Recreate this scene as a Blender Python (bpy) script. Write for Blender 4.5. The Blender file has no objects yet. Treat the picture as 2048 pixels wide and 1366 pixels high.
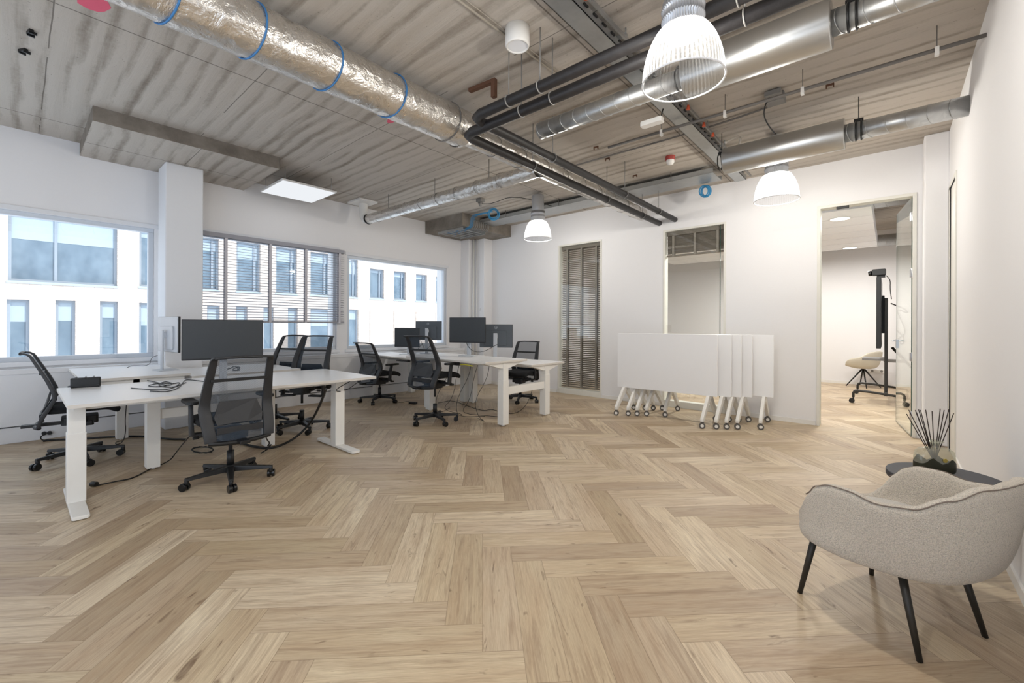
import bpy, math, random
from mathutils import Vector, Matrix, noise
random.seed(7)
S = bpy.context.scene
COL = S.collection
PI = math.pi

# ------------------------------------------------------------------ camera, world, sun, exposure
YAW = math.radians(41.13); ROLL = math.radians(.26); FPX = 863.5; CX = 1024.0; CY = 651.5; EYE = Vector((0, 0, 1.3))
FW = Vector((-math.sin(YAW), math.cos(YAW), 0)); R0 = Vector((math.cos(YAW), math.sin(YAW), 0)); U0 = Vector((0, 0, 1))
RT = R0*math.cos(ROLL) + U0*math.sin(ROLL); UP = U0*math.cos(ROLL) - R0*math.sin(ROLL)
cd = bpy.data.cameras.new('camera'); cam = bpy.data.objects.new('camera', cd); COL.objects.link(cam)
cd.sensor_width = 36; cd.lens = FPX*36/2048; cd.shift_y = -(683-CY)/2048; cd.clip_start = .05; cd.clip_end = 200
m = Matrix((RT, UP, -FW)).transposed().to_4x4(); m.translation = EYE; cam.matrix_world = m
S.camera = cam
S.view_settings.view_transform = 'Standard'; S.view_settings.look = 'None'; S.view_settings.gamma = 1
S.view_settings.use_curve_mapping = False; S.view_settings.exposure = 0.62
W = bpy.data.worlds.new('sky'); S.world = W; W.use_nodes = True
bg = W.node_tree.nodes['Background']; bg.inputs[0].default_value = (.74, .85, 1.0, 1); bg.inputs[1].default_value = 1.3
sd = bpy.data.lights.new('sun', 'SUN'); sun = bpy.data.objects.new('sun', sd); COL.objects.link(sun)
sd.energy = 2.3; sd.angle = math.radians(1.5); sd.color = (1, .95, .87)
sun.rotation_euler = Vector((-.62, -.35, -.70)).to_track_quat('-Z', 'Y').to_euler(); sun.location = (10, 10, 20)

def at(x, y, z=0.0):            # the point at height z seen at a pixel
    r = FW + RT*((x-CX)/FPX) + UP*((CY-y)/FPX)
    return EYE + r*((z-EYE.z)/r.z)
def aty(x, y, Y):
    r = FW + RT*((x-CX)/FPX) + UP*((CY-y)/FPX)
    return EYE + r*(Y/r.y)
def atx(x, y, X):
    r = FW + RT*((x-CX)/FPX) + UP*((CY-y)/FPX)
    return EYE + r*(X/r.x)

# ------------------------------------------------------------------ materials
def lin(c):
    return tuple(((v/255)/12.92 if v <= 10 else ((v/255+.055)/1.055)**2.4) for v in c) + (1,)
class NT:
    def __init__(s, name):
        s.m = bpy.data.materials.new(name); s.m.use_nodes = True; s.t = s.m.node_tree; s.t.nodes.clear()
        s.out = s.n('ShaderNodeOutputMaterial')
    def n(s, typ, ins=None, **kw):
        nd = s.t.nodes.new(typ)
        for k, v in kw.items(): setattr(nd, k, v)
        for k, v in (ins or {}).items():
            if isinstance(v, bpy.types.NodeSocket): s.t.links.new(v, nd.inputs[k])
            else: nd.inputs[k].default_value = v
        return nd
    def math(s, op, a, b=None, c=None):
        nd = s.n('ShaderNodeMath', operation=op)
        for i, v in enumerate((a, b, c)):
            if v is None: continue
            if isinstance(v, bpy.types.NodeSocket): s.t.links.new(v, nd.inputs[i])
            else: nd.inputs[i].default_value = v
        return nd.outputs[0]
    def mix(s, f, a, b, mode='MIX'):
        nd = s.n('ShaderNodeMix', data_type='RGBA', blend_type=mode)
        for i, v in ((0, f), (6, a), (7, b)):
            if isinstance(v, bpy.types.NodeSocket): s.t.links.new(v, nd.inputs[i])
            else: nd.inputs[i].default_value = v
        return nd.outputs[2]
    def ramp(s, f, stops):
        nd = s.n('ShaderNodeValToRGB', {0: f}); e = nd.color_ramp.elements
        while len(e) < len(stops): e.new(.5)
        for i, (p, c) in enumerate(stops): e[i].position = p; e[i].color = c if len(c) == 4 else tuple(c)+(1,)
        return nd.outputs[0]
    def coord(s, which='Object', scale=(1, 1, 1), loc=(0, 0, 0), rot=(0, 0, 0)):
        c = s.n('ShaderNodeTexCoord'); mp = s.n('ShaderNodeMapping', {0: c.outputs[which], 1: loc, 2: rot, 3: scale})
        return mp.outputs[0]
    def noise(s, v, scale, detail=4, rough=.55, dist=0):
        return s.n('ShaderNodeTexNoise', {'Vector': v, 'Scale': scale, 'Detail': detail, 'Roughness': rough, 'Distortion': dist}).outputs[0]
    def bump(s, h, strength=.3, dist=.01):
        return s.n('ShaderNodeBump', {'Height': h, 'Strength': strength, 'Distance': dist}).outputs[0]
    def bsdf(s, **k):
        names = {'color': 'Base Color', 'rough': 'Roughness', 'metal': 'Metallic', 'normal': 'Normal', 'spec': 'Specular IOR Level', 'coat': 'Coat Weight', 'sheen': 'Sheen Weight', 'emit': 'Emission Color', 'es': 'Emission Strength', 'aniso': 'Anisotropic', 'ior': 'IOR', 'trans': 'Transmission Weight', 'alpha': 'Alpha'}
        return s.n('ShaderNodeBsdfPrincipled', {names[a]: b for a, b in k.items()}).outputs[0]
    def done(s, sh):
        s.t.links.new(sh, s.out.inputs[0]); return s.m

def plain(name, col, rough=.5, metal=0, bump=None, spec=.5, var=0, **kw):
    t = NT(name); c = lin(col); v = t.coord()
    args = dict(color=c, rough=rough, metal=metal, spec=spec, **kw)
    nz = t.noise(v, bump[0] if bump else 9.0, 3)
    d = var or .04
    args['color'] = t.mix(nz, tuple(x*(1-d) for x in c[:3])+(1,), tuple(min(1, x*(1+d)) for x in c[:3])+(1,))
    if bump: args['normal'] = t.bump(nz, bump[1], bump[2] if len(bump) > 2 else .002)
    return t.done(t.bsdf(**args))

M = {}
M['wall'] = plain('painted_wall', (235, 234, 235), .85, bump=(60, .15, .001), var=.012)
M['wall_grey'] = plain('painted_wall_grey', (228, 229, 232), .85, bump=(60, .15, .001), var=.012)
M['trim'] = plain('cream_trim', (226, 224, 216), .5)
M['frame'] = plain('pale_window_frame', (206, 212, 220), .4)
M['desk'] = plain('white_laminate', (244, 244, 245), .32, var=.01)
M['desk_edge'] = plain('desk_edge', (214, 209, 202), .5)
M['metal_white'] = plain('white_powder_coat', (234, 232, 227), .42)
M['black'] = plain('black_plastic', (20, 21, 23), .45)
M['black_gloss'] = plain('black_gloss', (18, 19, 21), .25)
M['cable'] = plain('black_cable', (22, 24, 26), .5)
M['fabric_black'] = plain('black_seat_fabric', (20, 21, 24), .95, bump=(300, .4, .002))
M['chair_frame'] = plain('dark_chair_frame', (42, 43, 46), .48)
M['chrome'] = plain('brushed_aluminium', (190, 192, 196), .3, 1)
M['silver'] = plain('silver_paint', (200, 203, 208), .35, .6)
M['monitor'] = plain('monitor_black', (60, 64, 68), .38, spec=.4)
M['monitor_back'] = plain('monitor_back_plastic', (82, 88, 94), .5)
M['mon_silver'] = plain('monitor_silver_back', (196, 200, 206), .4)
M['pipe'] = plain('black_pipe_insulation', (34, 32, 33), .5, bump=(22, .5, .006), var=.35)
M['dark_metal'] = plain('dark_metal_leg', (40, 38, 34), .45)
M['table_black'] = plain('dark_stained_table_top', (52, 54, 62), .6, bump=(40, .1, .001), var=.08)
M['white_plastic'] = plain('white_plastic', (232, 230, 226), .4)
M['blue'] = plain('blue_tape', (58, 116, 170), .5)
M['blue_cable'] = plain('blue_cable', (52, 138, 186), .5)
M['pink'] = plain('pink_marker_paint', (224, 92, 118), .7)
M['orange'] = plain('orange_cap', (206, 88, 52), .6)
M['red'] = plain('red_detector_base', (158, 60, 52), .6)
M['grey_plastic'] = plain('grey_plastic', (132, 130, 127), .55)
M['rust'] = plain('rusty_bracket', (98, 66, 48), .7)
M['grey_rubber'] = plain('grey_castor_rubber', (96, 92, 88), .6)
M['slat'] = plain('wood_blind_slat', (128, 118, 108), .6, var=.1)
M['slat_grey'] = plain('grey_blind_slat', (158, 158, 166), .6)
M['tape_strip'] = plain('blind_tape', (150, 140, 130), .8)
M['tape_grey'] = plain('grey_blind_tape', (204, 202, 208), .8)
M['reed'] = plain('dark_reed', (46, 34, 30), .7)
M['cream_shell'] = plain('cream_chair_shell', (214, 208, 192), .8)
M['seam'] = plain('dark_piping', (120, 108, 98), .8)
M['sash'] = plain('facade_window_frame', (150, 160, 172), .5)
M['ext_blind'] = plain('pale_roller_blind', (176, 190, 202), .8)
M['conduit'] = plain('grey_conduit', (112, 108, 104), .5)
M['white_conduit'] = plain('pale_conduit', (184, 176, 164), .5)
M['silencer'] = plain('smooth_galvanised_casing', (196, 196, 194), .34, .9, var=.03)
M['tray'] = plain('galvanised_tray', (176, 178, 178), .4, .75, bump=(18, .15, .002), var=.12)

def concrete():
    t = NT('board_marked_concrete')
    v = t.coord('Object')
    # boards run along X: stretch the noise that way
    vs = t.coord('Object', (.35, 5.5, 1)); vb = t.coord('Object', (.55, 9.5, 1)); vf = t.coord('Object', (3, 22, 1))
    n1 = t.noise(vs, 1.0, 5, .6, .35); n2 = t.noise(vb, 1.0, 4, .6, .6); n3 = t.noise(v, 26, 5, .7); n4 = t.noise(v, 1.1, 3)
    vf2 = t.noise(vf, 1.6, 4, .65)
    wv = t.n('ShaderNodeTexWave', {'Vector': v, 'Scale': 2.1, 'Distortion': 3.6, 'Detail': 3.0, 'Detail Scale': .55}, wave_type='BANDS', bands_direction='Y').outputs[1]
    patch = t.math('MULTIPLY_ADD', t.noise(t.coord('Object', (.8, 1.1, 1)), 1.0, 2), .55, .05)
    band = t.math('MULTIPLY_ADD', wv, patch, t.math('MULTIPLY_ADD', n1, .85, t.math('MULTIPLY', n2, .70)))
    f = t.math('MULTIPLY_ADD', n3, .28, t.math('MULTIPLY_ADD', vf2, .25, band))
    c = t.ramp(t.math('MULTIPLY', f, .68), [(.34, lin((78, 71, 64))), (.50, lin((124, 115, 105))), (.62, lin((156, 147, 136))), (.80, lin((188, 180, 170)))])
    # board joints across (thin dark lines) and slab joints
    sx = t.n('ShaderNodeSeparateXYZ', {0: v})
    wob = t.noise(t.coord('Object', (1, 1, 1)), 2.5, 2)
    def lines(s, period, off, w):
        a = t.math('ADD', t.math('MULTIPLY_ADD', s, 1/period, off), t.math('MULTIPLY', wob, .012/period))
        fr = t.math('FRACT', a)
        return t.math('LESS_THAN', t.math('ABSOLUTE', t.math('SUBTRACT', fr, .5)), w/period)
    j1 = lines(sx.outputs[0], 2.45, .22, .006); j2 = lines(sx.outputs[1], 1.22, .37, .004)
    jj = t.math('MAXIMUM', j1, t.math('MULTIPLY', j2, t.math('GREATER_THAN', n4, .47)))
    c = t.mix(t.math('MULTIPLY', jj, .62), c, lin((60, 52, 46)))
    pit = t.math('GREATER_THAN', t.noise(v, 46, 2, .5), .73)
    c = t.mix(t.math('MULTIPLY', pit, .4), c, lin((80, 72, 64)))
    h = t.math('ADD', t.math('MULTIPLY', wv, .6), t.math('MULTIPLY_ADD', n3, .4, n2))
    return t.done(t.bsdf(color=c, rough=.9, normal=t.bump(h, .55, .012), spec=.2))
M['concrete'] = concrete()
def concrete_plain():
    t = NT('bare_concrete'); v = t.coord()
    n = t.noise(v, 4, 6, .65); n2 = t.noise(v, 60, 2)
    c = t.ramp(n, [(.3, lin((118, 110, 101))), (.7, lin((154, 146, 136)))])
    return t.done(t.bsdf(color=c, rough=.9, normal=t.bump(t.math('MULTIPLY_ADD', n2, .3, n), .4, .006), spec=.2))
M['concrete_plain'] = concrete_plain()

def oak():
    t = NT('oak_herringbone_planks')
    uv = t.n('ShaderNodeUVMap', uv_map='UVMap').outputs[0]
    at_ = t.n('ShaderNodeAttribute', attribute_name='tone'); sp = t.n('ShaderNodeSeparateColor', {0: at_.outputs[0]})
    r1, r2, r3 = sp.outputs[0], sp.outputs[1], sp.outputs[2]
    sx = t.n('ShaderNodeSeparateXYZ', {0: uv}); u, w = sx.outputs[0], sx.outputs[1]
    vec = t.n('ShaderNodeCombineXYZ', {0: t.math('MULTIPLY_ADD', r1, 37.0, u), 1: t.math('MULTIPLY_ADD', r2, 23.0, w), 2: t.math('MULTIPLY', r3, 9.0)}).outputs[0]
    def st(sc): return t.n('ShaderNodeMapping', {0: vec, 3: sc}).outputs[0]
    big = t.noise(st((1.6, 9, 1)), 1.0, 4, .6, .9)
    fine = t.noise(st((9, 170, 1)), 1.0, 4, .7, .2)
    med = t.noise(st((2.6, 34, 1)), 1.0, 4, .65, .7)
    kn = t.noise(st((4.2, 15, 1)), 1.0, 3, .55, 1.6)
    base = t.ramp(r1, [(0, lin((172, 154, 126))), (.35, lin((202, 185, 154))), (.7, lin((219, 203, 172))), (1, lin((234, 220, 192)))])
    grey = t.mix(t.math('MULTIPLY', r3, .35), base, lin((206, 190, 176)))
    c = t.mix(t.ramp(big, [(.3, (0, 0, 0, 1)), (.72, (.5, .5, .5, 1))]), grey, lin((178, 148, 116)))
    c = t.mix(t.ramp(med, [(.48, (0, 0, 0, 1)), (.72, (.6, .6, .6, 1))]), c, lin((136, 110, 88)))
    c = t.mix(t.ramp(fine, [(.35, (0, 0, 0, 1)), (.8, (.5, .5, .5, 1))]), c, lin((138, 112, 88)))
    c = t.mix(t.ramp(kn, [(.655, (0, 0, 0, 1)), (.76, (.8, .8, .8, 1))]), c, lin((104, 80, 60)))
    # joints between the planks
    L, Wd = .815, .163
    e1 = t.math('MINIMUM', u, t.math('SUBTRACT', L, u)); e2 = t.math('MINIMUM', w, t.math('SUBTRACT', Wd, w))
    e = t.math('MINIMUM', e1, e2)
    edge = t.math('LESS_THAN', e, .0014)
    c = t.mix(t.math('MULTIPLY', edge, .45), c, lin((90, 68, 48)))
    h = t.math('SUBTRACT', t.math('MULTIPLY', fine, .25), t.math('MULTIPLY', t.math('LESS_THAN', e, .002), 1.0))
    rough = t.math('MULTIPLY_ADD', fine, .16, .36)
    return t.done(t.bsdf(color=c, rough=rough, normal=t.bump(h, .12, .002), spec=.38))
M['oak'] = oak()

def foil():
    t = NT('aluminium_foil_wrap'); v = t.coord('Object', (1, 1, 1))
    n1 = t.noise(v, 6, 5, .7, .5); n2 = t.noise(v, 30, 3, .6, .4); vor = t.n('ShaderNodeTexVoronoi', {'Vector': v, 'Scale': 14.0}).outputs[0]
    h = t.math('ADD', t.math('MULTIPLY', n1, 1.4), t.math('MULTIPLY_ADD', n2, .3, t.math('MULTIPLY', vor, .5)))
    c = t.mix(n1, lin((205, 200, 192)), lin((232, 230, 228)))
    return t.done(t.bsdf(color=c, metal=.92, rough=t.math('MULTIPLY_ADD', n2, .3, .16), normal=t.bump(h, .62, .02)))
M['foil'] = foil()
def galv():
    t = NT('galvanised_duct'); v = t.coord()
    vor = t.n('ShaderNodeTexVoronoi', {'Vector': v, 'Scale': 22.0}).outputs[1]
    n = t.noise(v, 3, 3)
    g = t.mix(t.n('ShaderNodeSeparateColor', {0: vor}).outputs[0], lin((184, 185, 185)), lin((196, 197, 196)))
    return t.done(t.bsdf(color=g, metal=.85, rough=t.math('MULTIPLY_ADD', n, .2, .26)))
M['galv'] = galv()

def boucle(name, col, sc=150):
    t = NT(name); v = t.coord()
    vor = t.n('ShaderNodeTexVoronoi', {'Vector': v, 'Scale': float(sc), 'Randomness': 1.0}).outputs[0]
    n = t.noise(v, sc*1.1, 3, .7)
    c = t.mix(vor, lin(col), lin(tuple(int(x*.66) for x in col)))
    c = t.mix(t.math('MULTIPLY', n, .5), c, lin(tuple(min(255, int(x*1.12)) for x in col)))
    h = t.math('SUBTRACT', t.math('MULTIPLY', n, .6), vor)
    return t.done(t.bsdf(color=c, rough=.95, normal=t.bump(h, .8, .006), sheen=.3, spec=.15))
M['boucle'] = boucle('beige_boucle', (230, 219, 205), 240); M['boucle_light'] = boucle('pale_boucle', (232, 225, 217), 260)

def glass(name, tint=(1, 1, 1), refl=1.0):
    t = NT(name)
    fc = t.n('ShaderNodeLayerWeight', {'Blend': .5}).outputs[1]
    fr = t.math('MULTIPLY_ADD', t.math('POWER', fc, 5.0), .92, .05)
    n = t.noise(t.coord(), 1.3, 1)
    gl = t.n('ShaderNodeBsdfGlossy', {'Color': (1, 1, 1, 1), 'Roughness': .01, 'Normal': t.bump(n, .02, .002)}).outputs[0]
    tr = t.n('ShaderNodeBsdfTransparent', {'Color': tuple(tint)+(1,)}).outputs[0]
    return t.done(t.n('ShaderNodeMixShader', {0: t.math('MULTIPLY', fr, refl), 1: tr, 2: gl}).outputs[0])
M['glass'] = glass('clear_glass', (.97, .985, .98)); M['glass_green'] = glass('greenish_glass', (.92, .965, .94), 1.3)
t = NT('glass_edge'); M['glass_edge'] = t.done(t.bsdf(color=t.mix(t.noise(t.coord(), 6), lin((40, 66, 58)), lin((58, 90, 80))), rough=.2))
def ext_glass():
    t = NT('facade_glass'); v = t.coord('Object', (1, 1, .7)); n = t.noise(v, 1.6, 3, .6)
    c = t.ramp(n, [(.3, lin((84, 106, 124))), (.7, lin((124, 144, 160)))])
    return t.done(t.bsdf(color=c, rough=.12, spec=.8))
M['ext_glass'] = ext_glass()
def brick():
    t = NT('pale_facade_brick'); v = t.coord('Object', (1, 1, 1), rot=(0, 0, 0))
    sx = t.n('ShaderNodeSeparateXYZ', {0: v}); vv = t.n('ShaderNodeCombineXYZ', {0: sx.outputs[1], 1: sx.outputs[2], 2: 0.0}).outputs[0]
    b = t.n('ShaderNodeTexBrick', {'Vector': vv, 'Color1': lin((206, 184, 168)), 'Color2': lin((232, 214, 200)), 'Mortar': lin((190, 176, 168)), 'Scale': 1.0, 'Mortar Size': .008, 'Brick Width': .24, 'Row Height': .075}).outputs[0]
    c = t.mix(t.math('MULTIPLY', t.noise(vv, 3, 4), .3), b, lin((238, 232, 228)))
    return t.done(t.bsdf(color=c, rough=.9))
M['brick'] = brick()
def meshfab():
    t = NT('chair_back_mesh'); 
    v = t.coord('Object', (1, 1, 1)); w1 = t.n('ShaderNodeTexWave', {'Vector': v, 'Scale': 90.0}, wave_type='BANDS', bands_direction='DIAGONAL').outputs[1]
    d = t.bsdf(color=lin((52, 64, 78)), rough=.7); tr = t.n('ShaderNodeBsdfTransparent').outputs[0]
    f = t.math('MULTIPLY_ADD', w1, .22, .46)
    return t.done(t.n('ShaderNodeMixShader', {0: f, 1: tr, 2: d}).outputs[0])
M['mesh'] = meshfab()
def shade(name, f, g):
    t = NT(name)
    tr = t.n('ShaderNodeBsdfTransparent', {'Color': (.97, .98, 1, 1)}).outputs[0]
    tl = t.n('ShaderNodeBsdfTranslucent', {'Color': (.95, .97, 1, 1)}).outputs[0]
    gl = t.n('ShaderNodeBsdfGlossy', {'Color': (1, 1, 1, 1), 'Roughness': .2}).outputs[0]
    a = t.n('ShaderNodeMixShader', {0: f, 1: tr, 2: tl}).outputs[0]
    lw = t.n('ShaderNodeLayerWeight', {'Blend': .35}).outputs[1]
    return t.done(t.n('ShaderNodeMixShader', {0: t.math('MULTIPLY_ADD', lw, .04, g), 1: a, 2: gl}).outputs[0])
M['shade'] = shade('clear_acrylic_groove', .030, .002); M['shade_rib'] = shade('clear_acrylic_rib', .10, .004)
def emis(name, col, s):
    t = NT(name); return t.done(t.n('ShaderNodeEmission', {'Color': tuple(col)+(1,), 'Strength': s}).outputs[0])
M['led'] = emis('lamp_led', (1, .97, .92), 30); M['downlight'] = emis('downlight', (1, .96, .9), 12)
M['lit_panel'] = emis('lit_panel', (.93, .96, 1), .60)
M['panel_light'] = plain('white_ceiling_panel', (240, 241, 244), .6)
t = NT('diffuser_bottle_glass'); M['bottle'] = t.done(t.n('ShaderNodeMixShader', {0: .3, 1: t.n('ShaderNodeBsdfTransparent', {'Color': (.93, .94, .88, 1)}).outputs[0], 2: t.bsdf(color=(.75, .75, .66, 1), rough=.05, metal=.4)}).outputs[0])
t = NT('bottle_dark_lacquer'); M['bottle_dark'] = t.done(t.bsdf(color=t.mix(t.noise(t.coord(), 8), lin((44, 44, 34)), lin((60, 60, 46))), rough=.3, spec=.3))
M['gold'] = plain('gold_seal', (190, 170, 90), .35, .7)

# ------------------------------------------------------------------ mesh building
class MB:
    def __init__(s): s.v = []; s.f = []; s.mi = []; s.cur = 0; s.sm = []; s.smooth = True
    def add(s, vs, fs, smooth=None):
        o = len(s.v); s.v += [tuple(p) for p in vs]
        for f in fs: s.f.append([o+i for i in f]); s.mi.append(s.cur); s.sm.append(s.smooth if smooth is None else smooth)
        return s
    def box(s, x0, x1, y0, y1, z0, z1, T=None):
        vs = [Vector((x, y, z)) for z in (z0, z1) for y in (y0, y1) for x in (x0, x1)]
        if T: vs = [T @ p for p in vs]
        return s.add(vs, [(0, 2, 3, 1), (4, 5, 7, 6), (0, 1, 5, 4), (2, 6, 7, 3), (0, 4, 6, 2), (1, 3, 7, 5)], False)
    def rbox(s, x0, x1, y0, y1, z0, z1, r, axis='z', T=None, n=4):   # box with the four edges along an axis rounded
        if axis == 'z': a0, a1, b0, b1, c0, c1 = x0, x1, y0, y1, z0, z1
        elif axis == 'y': a0, a1, b0, b1, c0, c1 = x0, x1, z0, z1, y0, y1
        else: a0, a1, b0, b1, c0, c1 = y0, y1, z0, z1, x0, x1
        pts = []
        for (ca, cb, st) in ((a1-r, b1-r, 0), (a0+r, b1-r, 1), (a0+r, b0+r, 2), (a1-r, b0+r, 3)):
            for i in range(n+1):
                an = (st + i/n)*PI/2; pts.append((ca+r*math.cos(an), cb+r*math.sin(an)))
        return s.prism(pts, c0, c1, axis, T)
    def prism(s, pts, c0, c1, axis='z', T=None, smooth=False):
        def mk(a, b, c): return Vector((a, b, c)) if axis == 'z' else (Vector((a, c, b)) if axis == 'y' else Vector((c, a, b)))
        n = len(pts); vs = [mk(a, b, c) for c in (c0, c1) for a, b in pts]
        if T: vs = [T @ p for p in vs]
        o = len(s.v); s.v += [tuple(p) for p in vs]
        fl = axis == 'y'
        a = [o+i for i in range(n)]; b = [o+n+i for i in range(n)]
        s.f.append(a if fl else a[::-1]); s.f.append(b[::-1] if fl else b); s.mi += [s.cur]*2; s.sm += [False]*2
        for i in range(n):
            j = (i+1) % n; q = [a[i], a[j], b[j], b[i]]
            s.f.append(q[::-1] if fl else q); s.mi.append(s.cur); s.sm.append(smooth)
        return s
    def cyl(s, p, q, r, r2=None, n=20, caps=True):
        p, q = Vector(p), Vector(q); r2 = r if r2 is None else r2
        d = (q-p).normalized(); a = d.orthogonal().normalized(); b = d.cross(a); o = len(s.v)
        for c, rr in ((p, r), (q, r2)):
            for i in range(n):
                t = 2*PI*i/n; s.v.append(tuple(c+(a*math.cos(t)+b*math.sin(t))*rr))
        for i in range(n):
            j = (i+1) % n; s.f.append([o+i, o+j, o+n+j, o+n+i]); s.mi.append(s.cur); s.sm.append(True)
        if caps:
            s.f.append([o+i for i in range(n)][::-1]); s.f.append([o+n+i for i in range(n)]); s.mi += [s.cur]*2; s.sm += [False]*2
        return s
    def tube(s, pts, r, n=8, closed=False, sub=0):
        P = [Vector(p) for p in pts]
        for _ in range(sub):       # corner cutting keeps the ends
            Q = [P[0]] if not closed else []
            for i in range(len(P)-(0 if closed else 1)):
                a, b = P[i], P[(i+1) % len(P)]; Q += [a*.75+b*.25, a*.25+b*.75]
            if not closed: Q.append(P[-1])
            P = Q
        m_ = len(P); o = len(s.v); ref = None
        for i in range(m_):
            if closed: d = (P[(i+1) % m_]-P[i-1])
            else: d = P[min(i+1, m_-1)]-P[max(i-1, 0)]
            d = d.normalized() if d.length > 1e-9 else Vector((0, 0, 1))
            if ref is None: ref = d.orthogonal().normalized()
            ref = (ref-d*ref.dot(d)); ref = ref.normalized() if ref.length > 1e-6 else d.orthogonal().normalized()
            b = d.cross(ref); rr = r[i*len(r)//m_] if isinstance(r, (list, tuple)) else r
            for k in range(n):
                t = 2*PI*k/n; s.v.append(tuple(P[i]+(ref*math.cos(t)+b*math.sin(t))*rr))
        for i in range(m_-(0 if closed else 1)):
            i2 = (i+1) % m_
            for k in range(n):
                k2 = (k+1) % n; s.f.append([o+i*n+k, o+i*n+k2, o+i2*n+k2, o+i2*n+k]); s.mi.append(s.cur); s.sm.append(True)
        if not closed:
            s.f.append([o+k for k in range(n)][::-1]); s.f.append([o+(m_-1)*n+k for k in range(n)]); s.mi += [s.cur]*2; s.sm += [False]*2
        return s
    def lathe(s, prof, c=(0, 0, 0), n=32, ax='z', mod=None, smooth=True):
        c = Vector(c); o = len(s.v); m_ = len(prof)
        for (r, z) in prof:
            for k in range(n):
                t = 2*PI*k/n; rr = r*(mod(k, z) if mod else 1)
                a, b = rr*math.cos(t), rr*math.sin(t)
                p = Vector((a, b, z)) if ax == 'z' else (Vector((z, a, b)) if ax == 'x' else Vector((b, z, a)))
                s.v.append(tuple(c+p))
        for i in range(m_-1):
            for k in range(n):
                k2 = (k+1) % n; s.f.append([o+i*n+k, o+i*n+k2, o+(i+1)*n+k2, o+(i+1)*n+k]); s.mi.append(s.cur); s.sm.append(smooth)
        return s
    def ribbon(s, path, T=None):      # path of (centre, width along x, thickness in the y/z plane)
        o = len(s.v); m_ = len(path)
        for i, (c, w, th) in enumerate(path):
            c = Vector(c); d = (Vector(path[min(i+1, m_-1)][0])-Vector(path[max(i-1, 0)][0])); d.x = 0; d.normalize()
            nn = Vector((0, -d.z, d.y)); X = Vector((1, 0, 0))
            for sx_, sn in ((-1, -1), (1, -1), (1, 1), (-1, 1)):
                p = c+X*(w/2*sx_)+nn*(th/2*sn); s.v.append(tuple(T @ p if T else p))
        for i in range(m_-1):
            for k in range(4):
                k2 = (k+1) % 4; s.f.append([o+i*4+k, o+i*4+k2, o+(i+1)*4+k2, o+(i+1)*4+k]); s.mi.append(s.cur); s.sm.append(True)
        s.f.append([o+3, o+2, o+1, o]); s.f.append([o+(m_-1)*4+k for k in range(4)]); s.mi += [s.cur]*2; s.sm += [False]*2
        return s
    def grid(s, P, thick=None):        # P[i][j] points
        nu, nv = len(P), len(P[0]); o = len(s.v)
        for row in P:
            for p in row: s.v.append(tuple(p))
        for i in range(nu-1):
            for j in range(nv-1):
                s.f.append([o+i*nv+j, o+(i+1)*nv+j, o+(i+1)*nv+j+1, o+i*nv+j+1]); s.mi.append(s.cur); s.sm.append(True)
        return s
    def wall(s, plane, c0, c1, u0, u1, z0, z1, holes):   # slab with rectangular holes; plane 'x' or 'y'
        us = sorted({u0, u1, *[h[0] for h in holes], *[h[1] for h in holes]}); zs = sorted({z0, z1, *[h[2] for h in holes], *[h[3] for h in holes]})
        us = [u for u in us if u0 <= u <= u1]; zs = [z for z in zs if z0 <= z <= z1]
        def solid(i, j):
            if i < 0 or j < 0 or i >= len(us)-1 or j >= len(zs)-1: return False
            a, b = (us[i]+us[i+1])/2, (zs[j]+zs[j+1])/2
            return not any(h[0] < a < h[1] and h[2] < b < h[3] for h in holes)
        def V(c, u, z): return (c, u, z) if plane == 'x' else (u, c, z)
        for i in range(len(us)-1):
            for j in range(len(zs)-1):
                if not solid(i, j): continue
                a, b, p, q = us[i], us[i+1], zs[j], zs[j+1]
                s.add([V(c0, a, p), V(c0, b, p), V(c0, b, q), V(c0, a, q)], [(0, 1, 2, 3)], False)
                s.add([V(c1, a, p), V(c1, b, p), V(c1, b, q), V(c1, a, q)], [(3, 2, 1, 0)], False)
                if not solid(i-1, j): s.add([V(c0, a, p), V(c0, a, q), V(c1, a, q), V(c1, a, p)], [(0, 1, 2, 3)], False)
                if not solid(i+1, j): s.add([V(c0, b, p), V(c0, b, q), V(c1, b, q), V(c1, b, p)], [(3, 2, 1, 0)], False)
                if not solid(i, j-1): s.add([V(c0, a, p), V(c1, a, p), V(c1, b, p), V(c0, b, p)], [(0, 1, 2, 3)], False)
                if not solid(i, j+1): s.add([V(c0, a, q), V(c1, a, q), V(c1, b, q), V(c0, b, q)], [(3, 2, 1, 0)], False)
        return s
    def build(s, name, mats, parent=None, loc=None, bevel=0, subsurf=0, solid=0, angle=35):
        me = bpy.data.meshes.new(name); me.from_pydata(s.v, [], s.f); 
        for mt in (mats if isinstance(mats, (list, tuple)) else [mats]): me.materials.append(M[mt])
        for p, i, sm in zip(me.polygons, s.mi, s.sm): p.material_index = i; p.use_smooth = sm
        me.update(); me.validate()
        o = bpy.data.objects.new(name, me); COL.objects.link(o)
        if parent is not None: o.parent = parent
        if loc: o.location = loc
        if solid: md = o.modifiers.new('solid', 'SOLIDIFY'); md.thickness = solid; md.offset = 0
        if bevel: md = o.modifiers.new('bevel', 'BEVEL'); md.width = bevel; md.segments = 2; md.limit_method = 'ANGLE'; md.angle_limit = math.radians(40)
        if subsurf: md = o.modifiers.new('sub', 'SUBSURF'); md.levels = subsurf; md.render_levels = subsurf
        return o

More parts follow.
